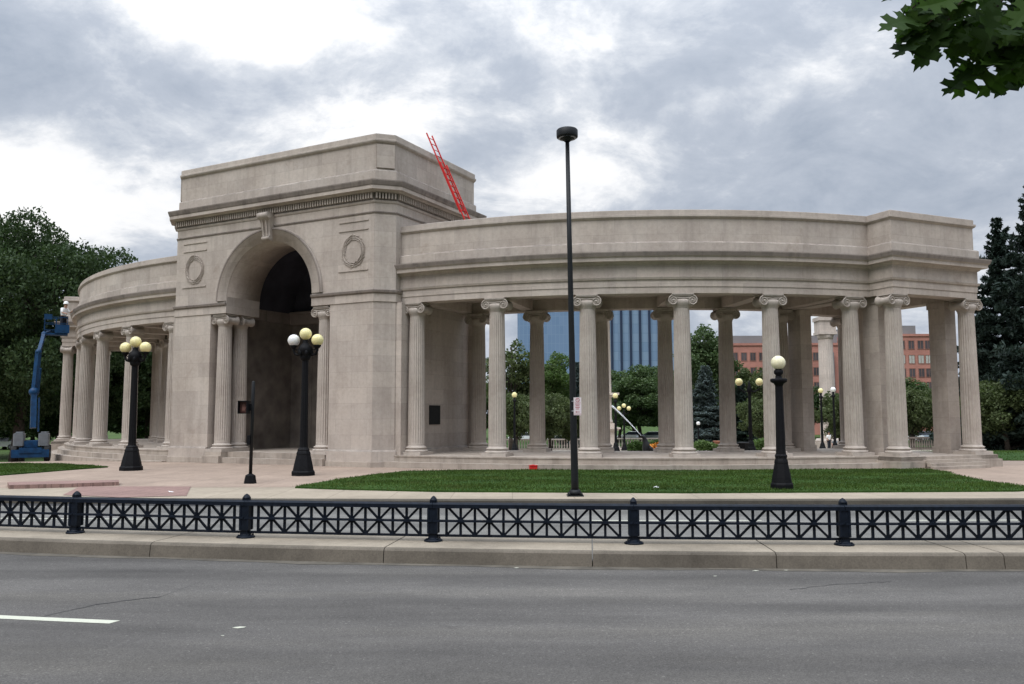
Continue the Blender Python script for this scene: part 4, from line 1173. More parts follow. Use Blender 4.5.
def make_spruce(nm, seed, H, R_, lm, nb=24, needle=.16, dens=1.):
    rs = np.random.RandomState(seed); mb = MB(); P = []; 
    mb.tube([(0, 0, H * i / 8) for i in range(9)], [.028 * H * .6 * (1 - i / 8.4) for i in range(9)], 8)
    z = .05 * H; dirs = []
    while z < H * .985:
        f = (1 - z / H); rad = R_ * (f ** .85) * rs.uniform(.78, 1.15) + .15
        k_ = max(4, int(6 + 4 * f)); a0 = rs.uniform(0, 6.28)
        for j in range(k_):
            a = a0 + 2 * PI * j / k_ + rs.uniform(-.25, .25); L = rad * rs.uniform(.5, 1.2)
            dr = .34 * f + .02; up_tip = .14
            pts = []
            for i in range(7):
                t = i / 6; pts.append((L * t * math.cos(a), L * t * math.sin(a), z - dr * L * t + up_tip * L * t * t + .02 * H * (1 - f) * t))
            if L > .8: mb.tube(pts, [max(.012, .02 * L * (1 - i / 7)) for i in range(7)], 4)
            n = int(L * 62 * dens) + 14
            t = rs.uniform(.12, 1.0, n) ** .75; pa = np.array(pts); ii = np.clip((t * 6).astype(int), 0, 5); fr = (t * 6 - ii)[:, None]
            c = pa[ii] * (1 - fr) + pa[ii + 1] * fr
            w_ = (.34 * L * np.sin(np.clip(t, 0, 1) * PI * .92 + .1)).clip(.05)
            side = rs.uniform(-1, 1, n) * w_
            c = c + np.stack([-math.sin(a) * side, math.cos(a) * side, -np.abs(side) * .25 + rs.normal(size=n) * .05 * L ** .5], 1)
            P.append(c)
        z += H * .5 / nb * rs.uniform(.8, 1.2) * (1.1 + .5 * f)
    P = np.concatenate(P)
    return quads_mesh(nm + '_needles', rot_quads(P, needle, needle * .42, rs, .9), M[lm]), mb.mesh(nm + '_trunk', M['bark'])
def place(nm, meshes, loc, label, cat, s=1., rot=0., group=None, sink=.05, lm=None):
    z = gz(loc[0], loc[1]) - sink
    t = thing(nm, label, cat, (loc[0], loc[1], z), rot, group)
    sc_ = (s, s, s) if not hasattr(s, '__len__') else s
    a = link('crown', meshes[0], t, scale=sc_); b_ = link('trunk', meshes[1], t, scale=sc_)
    if lm: 
        a.material_slots[0].link = 'OBJECT'; a.material_slots[0].material = M[lm]
    return t
def X(px, y): return at_y(px, 415, y).x

big = make_tree('big_oak', 11, 19.6, 10.6, 3.0, 104, 250, .17, 'leaf_dark', .55, .185)
place('broadleaf_tree', big, (X(26, 64), 64), 'huge dark broadleaf tree towering over the blue lift on the left', 'tree', (.8, .8, 1.), .4)
big2 = make_tree('dark_tree', 12, 14.5, 8., 2.2, 96, 330, .19, 'leaf_dark', .45, .21)
place('broadleaf_tree', big2, (X(150, 74), 74), 'dark rounded tree seen between the columns of the left colonnade', 'tree', .9, 2.)
place('broadleaf_tree', big2, (X(-30, 80), 80), 'dark tree at the left edge behind the huge one', 'tree', 1.1, 3.4)
place('broadleaf_tree', big2, (X(60, 92), 92), 'dark tree deep behind the end of the left colonnade', 'tree', 1.0, 5.)
mid = make_tree('mid_tree', 21, 12, 4.6, 1.8, 58, 330, .17, 'leaf_mid', .25, .23)
tall = make_tree('tall_tree', 22, 15, 3.7, 1.6, 60, 380, .17, 'leaf_mid', .24, .26, 1.1)
loose = make_tree('loose_tree', 23, 13, 3.3, 2.2, 30, 190, .2, 'leaf_olive', .22, .3)
small = make_tree('small_tree', 24, 5.6, 3.1, 1.3, 52, 640, .11, 'leaf_olive', .16, .24, .85)
bspr = make_spruce('blue_spruce', 31, 10, 2.9, 'leaf_blue', 20, .20, 1.)
dspr = make_spruce('dark_spruce', 32, 20, 6.4, 'leaf_fir', 24, .24, 1.1)
G = 'trees in the park beyond the colonnade'
def at(px, y): return (X(px, y), y)
# between the columns, left to right (each height measured against the photograph)
place('park_tree', loose, at(513, 88), 'loose tall tree with sky gaps right of the second column', 'tree', (1., 1., 1.02), .3, G)
place('park_tree', small, at(517, 78), 'low olive tree right of the second column, in front of the loose one', 'tree', (.95, .95, .98), 1.3, G)
place('park_tree', tall, at(552, 100), 'light green tree left of the tall dark pole, below the glass tower', 'tree', (1., 1., .80), 2., G, lm='leaf_lite')
place('blue_spruce', bspr, at(577, 104), 'bluish spruce just behind the tall dark pole', 'tree', (1.05, 1.05, 1.05), .5, G)
place('park_tree', small, at(549, 80), 'low olive tree left of the tall dark pole, at the balustrade', 'tree', (.95, .95, 1.), 4., G)
place('park_tree', small, at(573, 82), 'low olive tree in line with the tall dark pole', 'tree', (.9, .9, .92), 2.5, G)
place('park_tree', mid, at(640, 112), 'broad mid green tree right of the fountain jet, below the ribbed tower', 'tree', (1.15, 1.15, .92), 1., G)
place('park_tree', mid, at(620, 120), 'mid green tree behind the monument shaft', 'tree', (1., 1., .9), 3., G)
place('park_tree', mid, at(665, 118), 'mid green tree behind the fourth front column', 'tree', (1., 1., .95), 5., G)
place('park_tree', tall, at(703, 100), 'tallest green tree right of the fourth front column', 'tree', (1.1, 1.1, 1.02), .7, G)
place('park_tree', tall, at(718, 112), 'tall green tree behind the rear column left of the red building', 'tree', (1.1, 1.1, .98), 3.7, G)
place('blue_spruce', bspr, at(706, 92), 'silvery spruce below the tallest green tree', 'tree', (1.2, 1.2, .92), 2.2, G)
place('park_tree', mid, at(752, 102), 'olive tree behind the two-globe lamp, below the red building', 'tree', (.9, .9, .84), 2.8, G, lm='leaf_olive')
place('blue_spruce', bspr, at(741, 98), 'dark spruce left of the two-globe lamp', 'tree', (.95, .95, .78), 1.2, G, lm='leaf_fir')
place('park_tree', small, at(760, 84), 'small olive tree right of the two-globe lamp', 'tree', (.9, .9, .95), .2, G)
place('park_tree', small, at(838, 84), 'small round tree under the white distant column', 'tree', 1.05, 3., G)
place('park_tree', small, at(868, 86), 'small round tree left of the last bay of the colonnade', 'tree', 1.08, 5.5, G)
place('park_tree', small, at(912, 80), 'small round tree in the last bay, below the red building', 'tree', 1.08, .9, G)
place('park_tree', small, at(942, 84), 'small round tree behind the last pier', 'tree', 1.05, 4.4, G)
place('park_tree', small, at(1004, 66), 'low spreading tree in front of the tall dark spruce', 'tree', (1.2, 1.2, 1.02), 2., G)
place('park_tree', small, at(1052, 70), 'low spreading tree at the right edge under the spruces', 'tree', (1.15, 1.15, 1.), 3.2, G)
place('dark_spruce', dspr, at(1008, 72), 'tall dark spruce just right of the colonnade end', 'tree', (.95, .95, 1.0), .3)
place('dark_spruce', dspr, at(1050, 66), 'tallest dark spruce at the right edge of the picture', 'tree', (1., 1., 1.17), 2.3)
place('dark_spruce', dspr, at(985, 90), 'dark spruce set back behind the end of the colonnade', 'tree', (.9, .9, .70), 4.)
place('dark_spruce', dspr, at(1120, 80), 'dark spruce beyond the right edge', 'tree', (1., 1., .9), 5.)
# far belt of trees
rt = random.Random(12)
far_lab = ['left of all columns', 'behind the left colonnade', 'behind the arch', 'behind the first right column', 'behind the second right column', 'left of the tall pole', 'right of the tall pole', 'behind the ribbed tower foot', 'behind the monument', 'left of the fountain jet', 'right of the fountain jet', 'behind the fourth front column', 'behind the silvery spruce', 'left of the red building', 'before the red building', 'behind the fifth front column', 'behind the rear pier', 'behind the white column', 'behind the sixth column', 'behind the last bay', 'right of the last column', 'behind the tall dark spruce', 'at the far right edge', 'beyond the right edge']
for i, lb in enumerate(far_lab):
    px_ = -120 + i * 54 + rt.uniform(-12, 12); y = 142 + rt.uniform(-8, 12)
    src = (mid, small, mid, tall)[i % 4]; sc_ = (1.35, 1.9, 1.2, 1.1)[i % 4] * rt.uniform(.9, 1.1)
    zf = sc_ * (.62 if src is not small else .85)
    place('far_tree', src, at(px_, y), 'distant dull green tree of the far belt, ' + lb, 'tree', (sc_ * 1.3, sc_ * 1.3, zf), rt.uniform(0, 6), 'far belt of park trees', lm=rt.choice(['leaf_dark', 'leaf_mid', 'leaf_olive']))
for i, (px_, y, lb) in enumerate(((8, 105, 'left of the lift'), (45, 112, 'behind the lift'), (95, 108, 'between the left end columns'), (140, 110, 'between the lamp and the left pier'))):
    place('far_tree', small, at(px_, y), 'low shrubby tree far back, ' + lb, 'tree', (1.5, 1.5, .9), i * 1.3, 'far belt of park trees', lm='leaf_dark')
# low hedges and flower beds
def hedge(nm, x0, x1, y, h, d, seed, lm, label, cat='hedge', leaf=.10, n=2600):
    rs = np.random.RandomState(seed); P_ = np.stack([rs.uniform(0, x1 - x0, n), rs.uniform(-d / 2, d / 2, n), rs.uniform(.0, 1, n) ** .6 * h * (1 + .18 * np.sin(np.arange(n)))], 1)
    P_[:, 2] *= .82 + .25 * np.sin(P_[:, 0] * 2.1) * np.sin(P_[:, 0] * .7 + 1)
    o = link(nm, quads_mesh(nm, rot_quads(P_, leaf, leaf * .7, rs, .5), M[lm]), None, (x0, y, gz((x0 + x1) / 2, y))); tag(o, label, cat); return o
hedge('hedge', X(628, 62), X(646, 62), 62, .62, 1.2, 1, 'hedge', 'low green hedge behind the dark statue')
hedge('hedge', X(650, 66), X(662, 66), 66, .75, 1.2, 2, 'hedge', 'low hedge right of the dark statue')
o = hedge('flower_bed', X(649, 60), X(662, 60), 60, .55, 1.0, 3, 'hedge', 'bed of orange flowers beside the dark statue', 'flowers', .09, 900); o.data.materials[0] = M['orange']
hedge('hedge', X(692, 66), X(722, 66), 66, .7, 1.5, 4, 'leaf_lite', 'light green planting below the silvery spruce')
hedge('hedge', X(752, 60), X(772, 60), 60, .75, 1.2, 5, 'leaf_lite', 'light green planting right of the two-globe lamp')
hedge('hedge', X(112, 66), X(160, 66), 66, 1.1, 1.5, 6, 'leaf_dark', 'dark clipped hedge behind the left colonnade', n=4000)

# foreground oak: trunk outside the picture, one leafy limb reaching into it
def oak_leaf(L=.16):
    half = [(0, 0), (.012, .03), (.12, .10), (.16, .06), (.13, .17), (.10, .23), (.30, .26), (.36, .22), (.33, .33), (.40, .40), (.31, .40), (.13, .44), (.11, .50), (.30, .58), (.37, .56), (.33, .66), (.36, .74), (.26, .70), (.11, .70), (.09, .76), (.17, .84), (.15, .90), (.06, .90), (0, 1.03)]
    return [(x * L, y * L) for x, y in half]
def oak_leaves(items, rs):
    mb = MB(); hf = oak_leaf(1.)
    for (p, dir_, nrm, L) in items:
        d = Vector(dir_).normalized(); n_ = Vector(nrm); n_ = (n_ - d * n_.dot(d)).normalized(); s_ = d.cross(n_)
        fold = rs.uniform(.1, .5); curl = rs.uniform(-.35, .25)
        b = len(mb.v); m = len(hf)
        for sg in (1, -1):
            for x, y in hf: mb.v.append(tuple(Vector(p) + (d * y + s_ * x * sg + n_ * (abs(x) * fold + curl * y * y)) * L))
        for i in range(m - 1):
            # fan of quads from the midrib on each lobe
            pass
        mid_ = len(mb.v)
        for x, y in hf: mb.v.append(tuple(Vector(p) + (d * y + n_ * (curl * y * y)) * L))
        for i in range(m - 1):
            mb.face((mid_ + i, b + i, b + i + 1, mid_ + i + 1)); mb.face((mid_ + i + 1, b + m + i + 1, b + m + i, mid_ + i))
    return mb
rs = np.random.RandomState(4)
oak = thing('oak_tree', 'oak at the right whose dark lobed leaves hang into the top corner', 'tree', (7.2, -.4, .12))
OL = Vector((7.2, -.4, .12))
mb = MB(); mb.tube([(0, 0, -.1), (0, .05, .6), (.05, .1, 2.), (0, .1, 4.2), (-.1, 0, 7.)], [.42, .34, .29, .25, .12], 12); mb.build('trunk', M['bark'], oak)
Y0 = 3.0
tips = [at_y(912, 8, Y0), at_y(925, 26, Y0), at_y(946, 22, Y0 + .05), at_y(968, 38, Y0 + .1), at_y(992, 58, Y0 + .05), at_y(1012, 70, Y0), at_y(938, 2, Y0 + .1), at_y(958, 5, Y0 - .1), at_y(985, 22, Y0), at_y(1015, 30, Y0 - .1), at_y(1035, 60, Y0 + .1), at_y(1000, 0, Y0 + .1), at_y(960, -30, Y0), at_y(1010, -40, Y0 + .1), at_y(1040, 10, Y0 - .1), at_y(930, -25, Y0 + .1), at_y(1060, -30, Y0), at_y(1070, 40, Y0), at_y(945, 15, Y0 + .15), at_y(975, 12, Y0 + .1), at_y(1000, 35, Y0 + .15), at_y(1022, 48, Y0 + .05)]
hub = at_y(1120, -90, Y0)
L0, L1, L2, L3 = Vector((.03, .1, 2.7)), Vector((-1.4, 1.0, 4.1)), Vector((-3.2, 2.4, 4.2)), hub - OL
limb_pts = []
for i in range(19):
    t = i / 18; limb_pts.append(L0 * (1 - t) ** 3 + L1 * 3 * t * (1 - t) ** 2 + L2 * 3 * t * t * (1 - t) + L3 * t ** 3 + Vector((.03 * math.sin(i * 1.9), .03 * math.cos(i * 2.3), .025 * math.sin(i * 2.9))))
mb = MB(); mb.tube(limb_pts, [.15 - .0066 * i for i in range(19)], 9); mb.build('limb', M['bark'], oak)
mb = MB(); items = []
for q in tips:
    m_ = (hub + q) / 2 + Vector((0, .03, .1)); mb.tube([hub - OL, m_ - OL, q - OL], [.014, .008, .003], 5)
    out = (q - hub).normalized()
    for j in range(6):
        p = q + Vector(rs.normal(size=3) * .035) - out * rs.uniform(0, .10)
        d = out * .55 + Vector((rs.uniform(-.9, .5), rs.uniform(-.5, .5), rs.uniform(-1.1, .15)))
        n_ = Vector((rs.uniform(-.6, .6), -rs.uniform(.3, 1.0), rs.uniform(.0, .9)))
        items.append((p - OL, d, n_, rs.uniform(.11, .185)))
for i in range(3, 18, 1):
    b_ = limb_pts[i]
    for j in range(2):
        e_ = b_ + Vector((rs.uniform(-.5, .3), rs.uniform(-.5, .2), rs.uniform(-.25, .5)))
        if (e_ + OL).x < .61 * (e_ + OL).y + .55: continue
        mb.tube([b_, b_.lerp(e_, .5) + Vector((0, 0, .05)), e_], [.012, .008, .003], 5)
        for q_ in range(5):
            dd = (e_ - b_).normalized() * .6 + Vector(rs.normal(size=3) * .5) + Vector((0, 0, -.3))
            items.append((e_ + Vector(rs.normal(size=3) * .05), dd, Vector((rs.uniform(-.6, .6), -rs.uniform(.3, 1.), rs.uniform(0, .9))), rs.uniform(.11, .18)))
tw = mb.build('twigs', M['bark'], oak)
LM = oak_leaves(items, rs); lo = LM.build('leaves', M['leaf_oak'], oak, fix=False); tag(lo, kind='stuff')
cl = broad_clumps(rs, 8.6, 2.6, 4.2, 18, .9, .36); cl = [(c, r, f) for c, r, f in cl if c[0] > -1.2 or c[1] < 0]
pts = crown_points(rs, cl, 480); lo2 = link('crown', quads_mesh('oak_crown', rot_quads(pts, .1, .06, rs, .4), M['leaf_oak']), oak); tag(lo2, kind='stuff')
# ------------------------------------------------------------------ park beyond the colonnade
# bronze sea lion spouting water
sx_, sy_ = X(646, 42.5), 42.5
st = thing('sea_lion_statue', 'dark bronze sea lion statue spouting a jet of water', 'statue', (sx_, sy_, gz(sx_, sy_)))
skin_obj('body', [(.1, 0, .16), (-.02, 0, .36), (-.04, 0, .62), (-.08, 0, .80), (-.17, 0, .92), (-.27, 0, .98), (.34, 0, .12), (.55, .02, .10), (-.1, -.26, .08), (-.1, .26, .08)], [(0, 1), (1, 2), (2, 3), (3, 4), (4, 5), (0, 6), (6, 7), (1, 8), (1, 9)], [.24, .23, .16, .11, .10, .05, .15, .06, .06, .06], M['statue'], st)
mb = MB(); mb.prism([(-.42, -.3), (-.2, -.4), (.4, -.38), (.62, -.1), (.5, .35), (-.1, .42), (-.45, .2)], -.3, .10); mb.build('rock_base', M['statue'], st)
mw, kw, bw_ = mat('water_spray')
bw_.inputs['Base Color'].default_value = (.78, .8, .82, 1); bw_.inputs['Roughness'].default_value = .4
tcw = kw.new('ShaderNodeTexCoord').outputs['Object']
kw.set(bw_, 'Alpha', kw.ramp(kw.noise(tcw, 9., 4, .8), [(.38, g3(.12)), (.62, g3(.8))])); M['water'] = mw
# jet arches from the mouth up to the left
mb = MB(); p0 = Vector((sx_ - .27, sy_, gz(sx_, sy_) + .98)); p1 = at_y(612, 406, sy_ + 1.5)
pts_ = [p0.lerp(p1, i / 9) + Vector((0, 0, .05 * 4 * (i / 9) * (1 - i / 9))) for i in range(10)]
mb.tube(pts_, [.018 + .004 * i for i in range(10)], 8)
rs = np.random.RandomState(9)
jet = mb.build('water_jet', M['water']); tag(jet, 'thin white jet of water rising from the dark statue', 'water jet')
# pale monument shaft on a pedestal
mx, my = X(604, 80), 80.
mo = thing('pale_monument', 'pale slender monument shaft on a square pedestal behind the colonnade', 'monument', (mx, my, gz(mx, my)))
mb = MB(); mb.box(-1.55, -1.55, -.3, 1.55, 1.55, .25); mb.box(-1.3, -1.3, .25, 1.3, 1.3, .45); mb.box(-1.05, -1.05, .45, 1.05, 1.05, 1.9); mb.box(-1.25, -1.25, 1.9, 1.25, 1.25, 2.05); mb.box(-1.38, -1.38, 2.05, 1.38, 1.38, 2.2); mb.box(-.95, -.95, 2.2, .95, .95, 2.6); mb.build('pedestal', M['stone_pale'], mo)
mb = MB(); mb.lathe([(.82, 2.6), (.85, 2.7), (.80, 2.85), (.74, 3.0), (.72, 6.), (.66, 12.4), (.8, 12.5), (.9, 12.8), (.9, 13.0)], 24); mb.build('shaft', M['stone_pale'], mo)
mb = MB(); mb.box(-1.25, -.9, 5.25, 1.35, .9, 5.45); mb.box(-1.1, -.75, 5.05, 1.1, .75, 5.25); mb.build('ledge', M['stone_pale'], mo)
# white distant column to the right
wx, wy = X(828, 92), 92.
wc_ = thing('white_column', 'white fluted column with entablature block far behind the rear pier', 'column', (wx, wy, gz(wx, wy)))
mb = MB(); fl = lambda j, z: 1 - .05 * (j % 2); mb.lathe([(.86, 1.2), (.75, 12.0)], 40, fl=fl, smooth=False); mb.build('shaft', M['stone_pale'], wc_)
mb = MB(); mb.box(-1.6, -1.6, -.3, 1.6, 1.6, .8); mb.lathe([(1.4, .8), (1.45, .95), (1.25, 1.2)], 32); mb.build('base', M['stone_pale'], wc_)
mb = MB(); mb.lathe([(.76, 12.0), (.82, 12.2), (.92, 12.5)], 32); mb.box(-.96, -.96, 12.5, .96, .96, 12.8); mb.build('capital', M['stone_pale'], wc_)
mb = MB(); mb.box(-.88, -.88, 12.8, .88, .88, 14.); mb.box(-1., -1., 14., 1., 1., 14.4); mb.build('entablature', M['stone_pale'], wc_)
# lamps of the park
def globe_lamp(px, y, H, label, n=1, gl=.19, gm='globe_y'):
    x = X(px, y); t = thing('park_lamp', label, 'street lamp', (x, y, gz(x, y)), 0, 'globe lamps in the park')
    lamp_shaft(H * .84, .10, .075, .25, .6).build('lamp_shaft', M['black'], t); lamp_base(.30, .64).build('lamp_base', M['black'], t)
    if n == 1:
        mb = MB(); mb.lathe([(.08, H * .83), (.16, H * .85), (.15, H * .87), (.07, H * .88), (.1, H - 2 * gl + .03)], 14); mb.build('lamp_collar', M['black'], t)
        mb = MB(); mb.sphere((0, 0, H - gl), gl, 16, 10); mb.build('globe', M[gm], t)
    else:
        mb = MB(); mb.lathe([(.08, H * .80), (.14, H * .83), (.10, H * .88), (.05, H * .93), (.01, H * .97)], 12); cr = mb.build('lamp_crown', M['black'], t)
        offs = {2: ((-.52, 0), (.52, 0)), 3: ((-.45, 0), (.45, 0), (0, .25))}[n]
        for ox, up_ in offs:
            mb = MB(); mb.tube([(0, 0, H * .84), (ox * .5, 0, H * .82), (ox, 0, H * .86), (ox, 0, H - 2 * gl + .02 + up_)], .035, 6); mb.build('lamp_arm', M['black'], t)
            mb = MB(); mb.sphere((ox, 0, H - gl + up_), gl, 16, 10); mb.build('globe', M[gm], t)
    return t
globe_lamp(750, 43, 3.85, 'black lamp with two yellowed globes behind the colonnade steps', 2)
globe_lamp(514.5, 70, 4.9, 'park lamp with one yellow globe right of the second column', 1, .22)
globe_lamp(615.5, 62, 4.3, 'park lamp with one yellow globe above the monument pedestal', 1, .2)
globe_lamp(624, 78, 4.1, 'park lamp with clustered globes over the fountain jet', 3, .2)
globe_lamp(698, 86, 2.9, 'low park lamp with one pale globe below the silvery spruce', 1, .2, 'globe_w')
globe_lamp(821.5, 66, 4.9, 'park lamp with yellowed globe beside the rear pier', 1, .2)
globe_lamp(834, 64, 4.85, 'park lamp with pale globe in front of the white column', 1, .2, 'globe_w')
# litter bin
x = X(742.5, 42.5); t = thing('litter_bin', 'dark tapered litter bin beside the two-globe lamp', 'bin', (x, 42.5, gz(x, 42.5)))
mb = MB(); mb.lathe([(.2, 0), (.235, .3), (.27, .56)], 4, smooth=False); mb.build('bin_body', M['black'], t)
mb = MB(); mb.lathe([(.29, .56), (.30, .60), (.27, .63), (.2, .62)], 4, smooth=False); mb.build('rim', M['statue'], t)
# park balustrades
def balustrade(px0, px1, y, label, m_, h=1.05, n=28):
    x0, x1 = X(px0, y), X(px1, y); z = gz((x0 + x1) / 2, y)
    t = thing('balustrade', label, 'balustrade', (x0, y, z)); L = x1 - x0
    mb = MB(); mb.box(-.1, -.16, -.4, L + .1, .16, .2); mb.build('bottom_rail', m_, t)
    mb = MB(); mb.box(-.1, -.17, h - .14, L + .1, .17, h); mb.build('top_rail', m_, t)
    mb = MB(); mb.lathe([(.09, .2), (.1, .25), (.06, .32), (.10, .5), (.055, .75), (.09, h - .17), (.09, h - .14)], 10); me = mb.mesh('baluster', m_)
    for i in range(n): link('baluster', me, t, (L * (i + .5) / n, 0, 0))
    mb = MB(); mb.box(-.28, -.28, -.4, .28, .28, h + .1); mb.box(-.33, -.33, h + .1, .33, .33, h + .2); me = mb.mesh('end_pier', m_)
    link('end_pier', me, t, (-.35, 0, 0)); link('end_pier', me, t, (L + .35, 0, 0)); return t
balustrade(502, 592, 92, 'pale stone balustrade under the trees left of the fourth column', M['stone_mid'], 1.25, 34)
balustrade(612, 735, 100, 'pale stone balustrade right of the monument pedestal', M['stone_mid'], 1.2, 44)
balustrade(896, 948, 78, 'weathered stone balustrade behind the last bay', M['stone_dark'], 1.2, 22)
balustrade(985, 1060, 74, 'weathered stone balustrade under the tall spruces', M['stone_dark'], 1.1, 26)
# low wall
M['terra'] = simple('terracotta_wall', (.24, .10, .06), .85, var=.25)
x0, x1 = X(714, 70), X(724, 70); mb = MB(); mb.box(x0, 69.7, gz(x0, 70) - .3, x1, 70.3, gz(x0, 70) + .75); mb.box(x0 - .05, 69.6, gz(x0, 70) + .75, x1 + .05, 70.4, gz(x0, 70) + .85); tag(mb.build('planter', M['terra']), 'reddish terracotta planter below the silvery spruce', 'planter')
# bench near the two globe lamp
# parked cars far behind
def car(px, y, col, label, rot):
    x = X(px, y); t = thing('parked_car', label, 'car', (x, y, gz(x, y)), rot, 'cars parked beyond the park')
    m_ = simple('car_paint', col, .3, var=.04, spec=.5)
    mb = MB(); side = [(-2.2, .35), (-2.25, .7), (-2.1, .88), (-1.2, .98), (-.5, 1.0), (1.2, 1.0), (2.05, .98), (2.2, .8), (2.22, .38)]
    b = len(mb.v); n = len(side)
    for yy in (-.88, .88): mb.v += [(x_, yy, z_) for x_, z_ in side]
    mb.face([b + i for i in range(n)]); mb.face([b + n + i for i in range(n)][::-1])
    for i in range(n): j = (i + 1) % n; mb.face((b + i, b + j, b + n + j, b + n + i))
    mb.build('body', m_, t)
    mb = MB(); cab = [(-1.25, .97), (-.55, 1.43), (1.0, 1.46), (1.75, .98)]; b = 0
    for yy, s_ in ((-.82, 1), (.82, 1)): mb.v += [(x_, yy * (.82 if z_ > 1.2 else 1), z_) for x_, z_ in cab]
    mb.face([0, 1, 2, 3]); mb.face([7, 6, 5, 4])
    for i in range(4): j = (i + 1) % 4; mb.face((i, j, 4 + j, 4 + i))
    mb.build('cabin_windows', M['carglass'], t)
    mb = MB(); mb.box(-.5, -.66, 1.44, 1.0, .66, 1.485); mb.build('roof', m_, t)
    for wx_ in (-1.35, 1.35):
        for wy_ in (-.86, .86):
            mb = MB(); mb.lathe([(.2, -.1), (.32, -.09), (.33, .09), (.2, .1)], 16, (wx_, wy_, .33), 'Y'); wh = mb.build('wheel', M['rubber'], t)
            mb = MB(); mb.lathe([(.19, -.11), (.19, .11)], 12, (wx_, wy_, .33), 'Y'); mb.build('rim', M['lgrey'], wh)
car(524, 122, (.7, .7, .72), 'white parked car between trees right of the second column', .1)
car(560, 124, (.55, .56, .58), 'silver parked car seen left of the tall dark pole', .05)
car(632, 126, (.72, .72, .72), 'white parked car behind the fountain jet', -.1)
car(652, 124, (.45, .46, .48), 'grey parked car right of the fountain jet', .1)
car(905, 118, (.7, .7, .7), 'white parked car behind the last bay, left one', .1)
car(926, 120, (.3, .35, .42), 'blue-grey parked car behind the last bay, right one', -.05)
car(4, 104, (.5, .5, .5), 'grey parked car at the left edge beyond the lift', .1)
# two visitors behind the sixth column
SIT = dict(STAND); 
vx, vy = X(828, 80), 80
person((vx, vy, gz(vx, vy)), R(30), 'visitor in pale shirt and dark trousers standing left of the sixth column', STAND, M['white'], M['dark_cloth'], None, 'visitors behind the colonnade')
CR = dict(pelvis=(0, .1, .45), waist=(0, .02, .58), chest=(0, -.12, .76), neck=(0, -.2, .90), head0=(0, -.24, .98), head1=(0, -.25, 1.08), shL=(.18, -.12, .82), elL=(.22, -.32, .62), haL=(.1, -.5, .52), shR=(-.18, -.12, .82), elR=(-.22, -.32, .62), haR=(-.1, -.5, .52),
          hipL=(.1, .08, .42), knL=(.14, -.32, .50), anL=(.13, -.2, .09), toL=(.14, -.36, .045), hipR=(-.1, .08, .42), knR=(-.14, -.32, .5), anR=(-.13, -.2, .09), toR=(-.14, -.36, .045))
vx, vy = X(834.5, 78), 78
person((vx, vy, gz(vx, vy)), R(-40), 'visitor in red trousers crouching left of the sixth column', CR, M['lgrey'], M['red_cloth'], None, 'visitors behind the colonnade')

# ------------------------------------------------------------------ buildings behind the park
def glass(name, a, b_, sx, sz, line):
    m, k, b = mat(name)
    uv = k.new('ShaderNodeTexCoord').outputs['UV']
    br = k.new('ShaderNodeTexBrick', offset=0.); k.set(br, 'Vector', uv)
    for q, v in (('Scale', 1.), ('Mortar Size', .09), ('Mortar Smooth', .1), ('Bias', 0.), ('Brick Width', sx), ('Row Height', sz)): br.inputs[q].default_value = v
    br.inputs['Color1'].default_value = c4(a); br.inputs['Color2'].default_value = c4(b_); br.inputs['Mortar'].default_value = c4(line)
    k.set(b, 'Base Color', br.outputs['Color']); b.inputs['Roughness'].default_value = .28; b.inputs['Specular IOR Level'].default_value = .5
    return m
M['glass_a'] = glass('pale_blue_curtain_wall', (.145, .225, .36), (.17, .25, .39), 1.6, 3.6, (.20, .28, .40))
M['glass_b'] = glass('blue_curtain_wall', (.19, .28, .42), (.24, .33, .46), 4.1, 3.6, (.16, .24, .36))
M['rib'] = simple('dark_blue_rib', (.022, .035, .07), .5)
BY = 330
xa, xb, xc = X(518, BY), X(601, BY), X(676, BY)
tw_ = thing('glass_tower', 'tall blue glass office tower with dark vertical ribs far behind', 'tower', ((xa + xc) / 2, BY, -2))
ox = (xa + xc) / 2
mb = MB(); mb.prism([(xa - ox, 4), (xb - ox - .3, 0), (xb - ox - .3, 40), (xa - ox, 40)], 0, 66); mb.build('plain_wing', M['glass_a'], tw_)
mb = MB(); mb.prism([(xb - ox, -3), (xc - ox, -1), (xc - ox, 40), (xb - ox, 40)], 0, 68); mb.build('ribbed_wing', M['glass_b'], tw_)
pr = X(630, BY) - X(620.5, BY); x = xb - ox + .6
while x < xc - ox:
    t_ = (x - (xb - ox)) / (xc - xb); y_ = -3 + 2 * t_
    mb = MB(); mb.box(x - .42, y_ - .8, 0, x + .42, y_ + .3, 67); mb.build('rib', M['rib'], tw_); x += pr
# red brick building
def brick(name, a):
    m, k, b = mat(name); uv = k.new('ShaderNodeTexCoord').outputs['UV']; ob = k.new('ShaderNodeTexCoord').outputs['Object']
    br = k.new('ShaderNodeTexBrick'); k.set(br, 'Vector', uv)
    for q, v in (('Scale', 1.), ('Mortar Size', .012), ('Bias', 0.), ('Brick Width', .6), ('Row Height', .2)): br.inputs[q].default_value = v
    br.inputs['Color1'].default_value = c4(a); br.inputs['Color2'].default_value = c4(tuple(x * 1.15 for x in a)); br.inputs['Mortar'].default_value = c4(tuple(x * .8 for x in a))
    k.set(b, 'Base Color', k.mix(1., br.outputs['Color'], k.ramp(k.noise(ob, .2, 5), [(.3, g3(.85)), (.7, g3(1.12))]), 'MULTIPLY')); b.inputs['Roughness'].default_value = .9
    return m
M['brick'] = brick('salmon_brick', (.40, .185, .145)); M['pent'] = simple('grey_roof_cladding', (.20, .20, .205), .8, var=.1, scale=.3)
M['winglass'] = simple('window_glass', (.085, .075, .08), .25, var=.4, scale=.4, spec=.4); M['winlit'] = simple('pale_blind', (.42, .42, .38), .7)
M['frame'] = simple('window_frame', (.24, .12, .09), .7)
RY = 165.
def zat(py): return at_y(850, py, RY).z
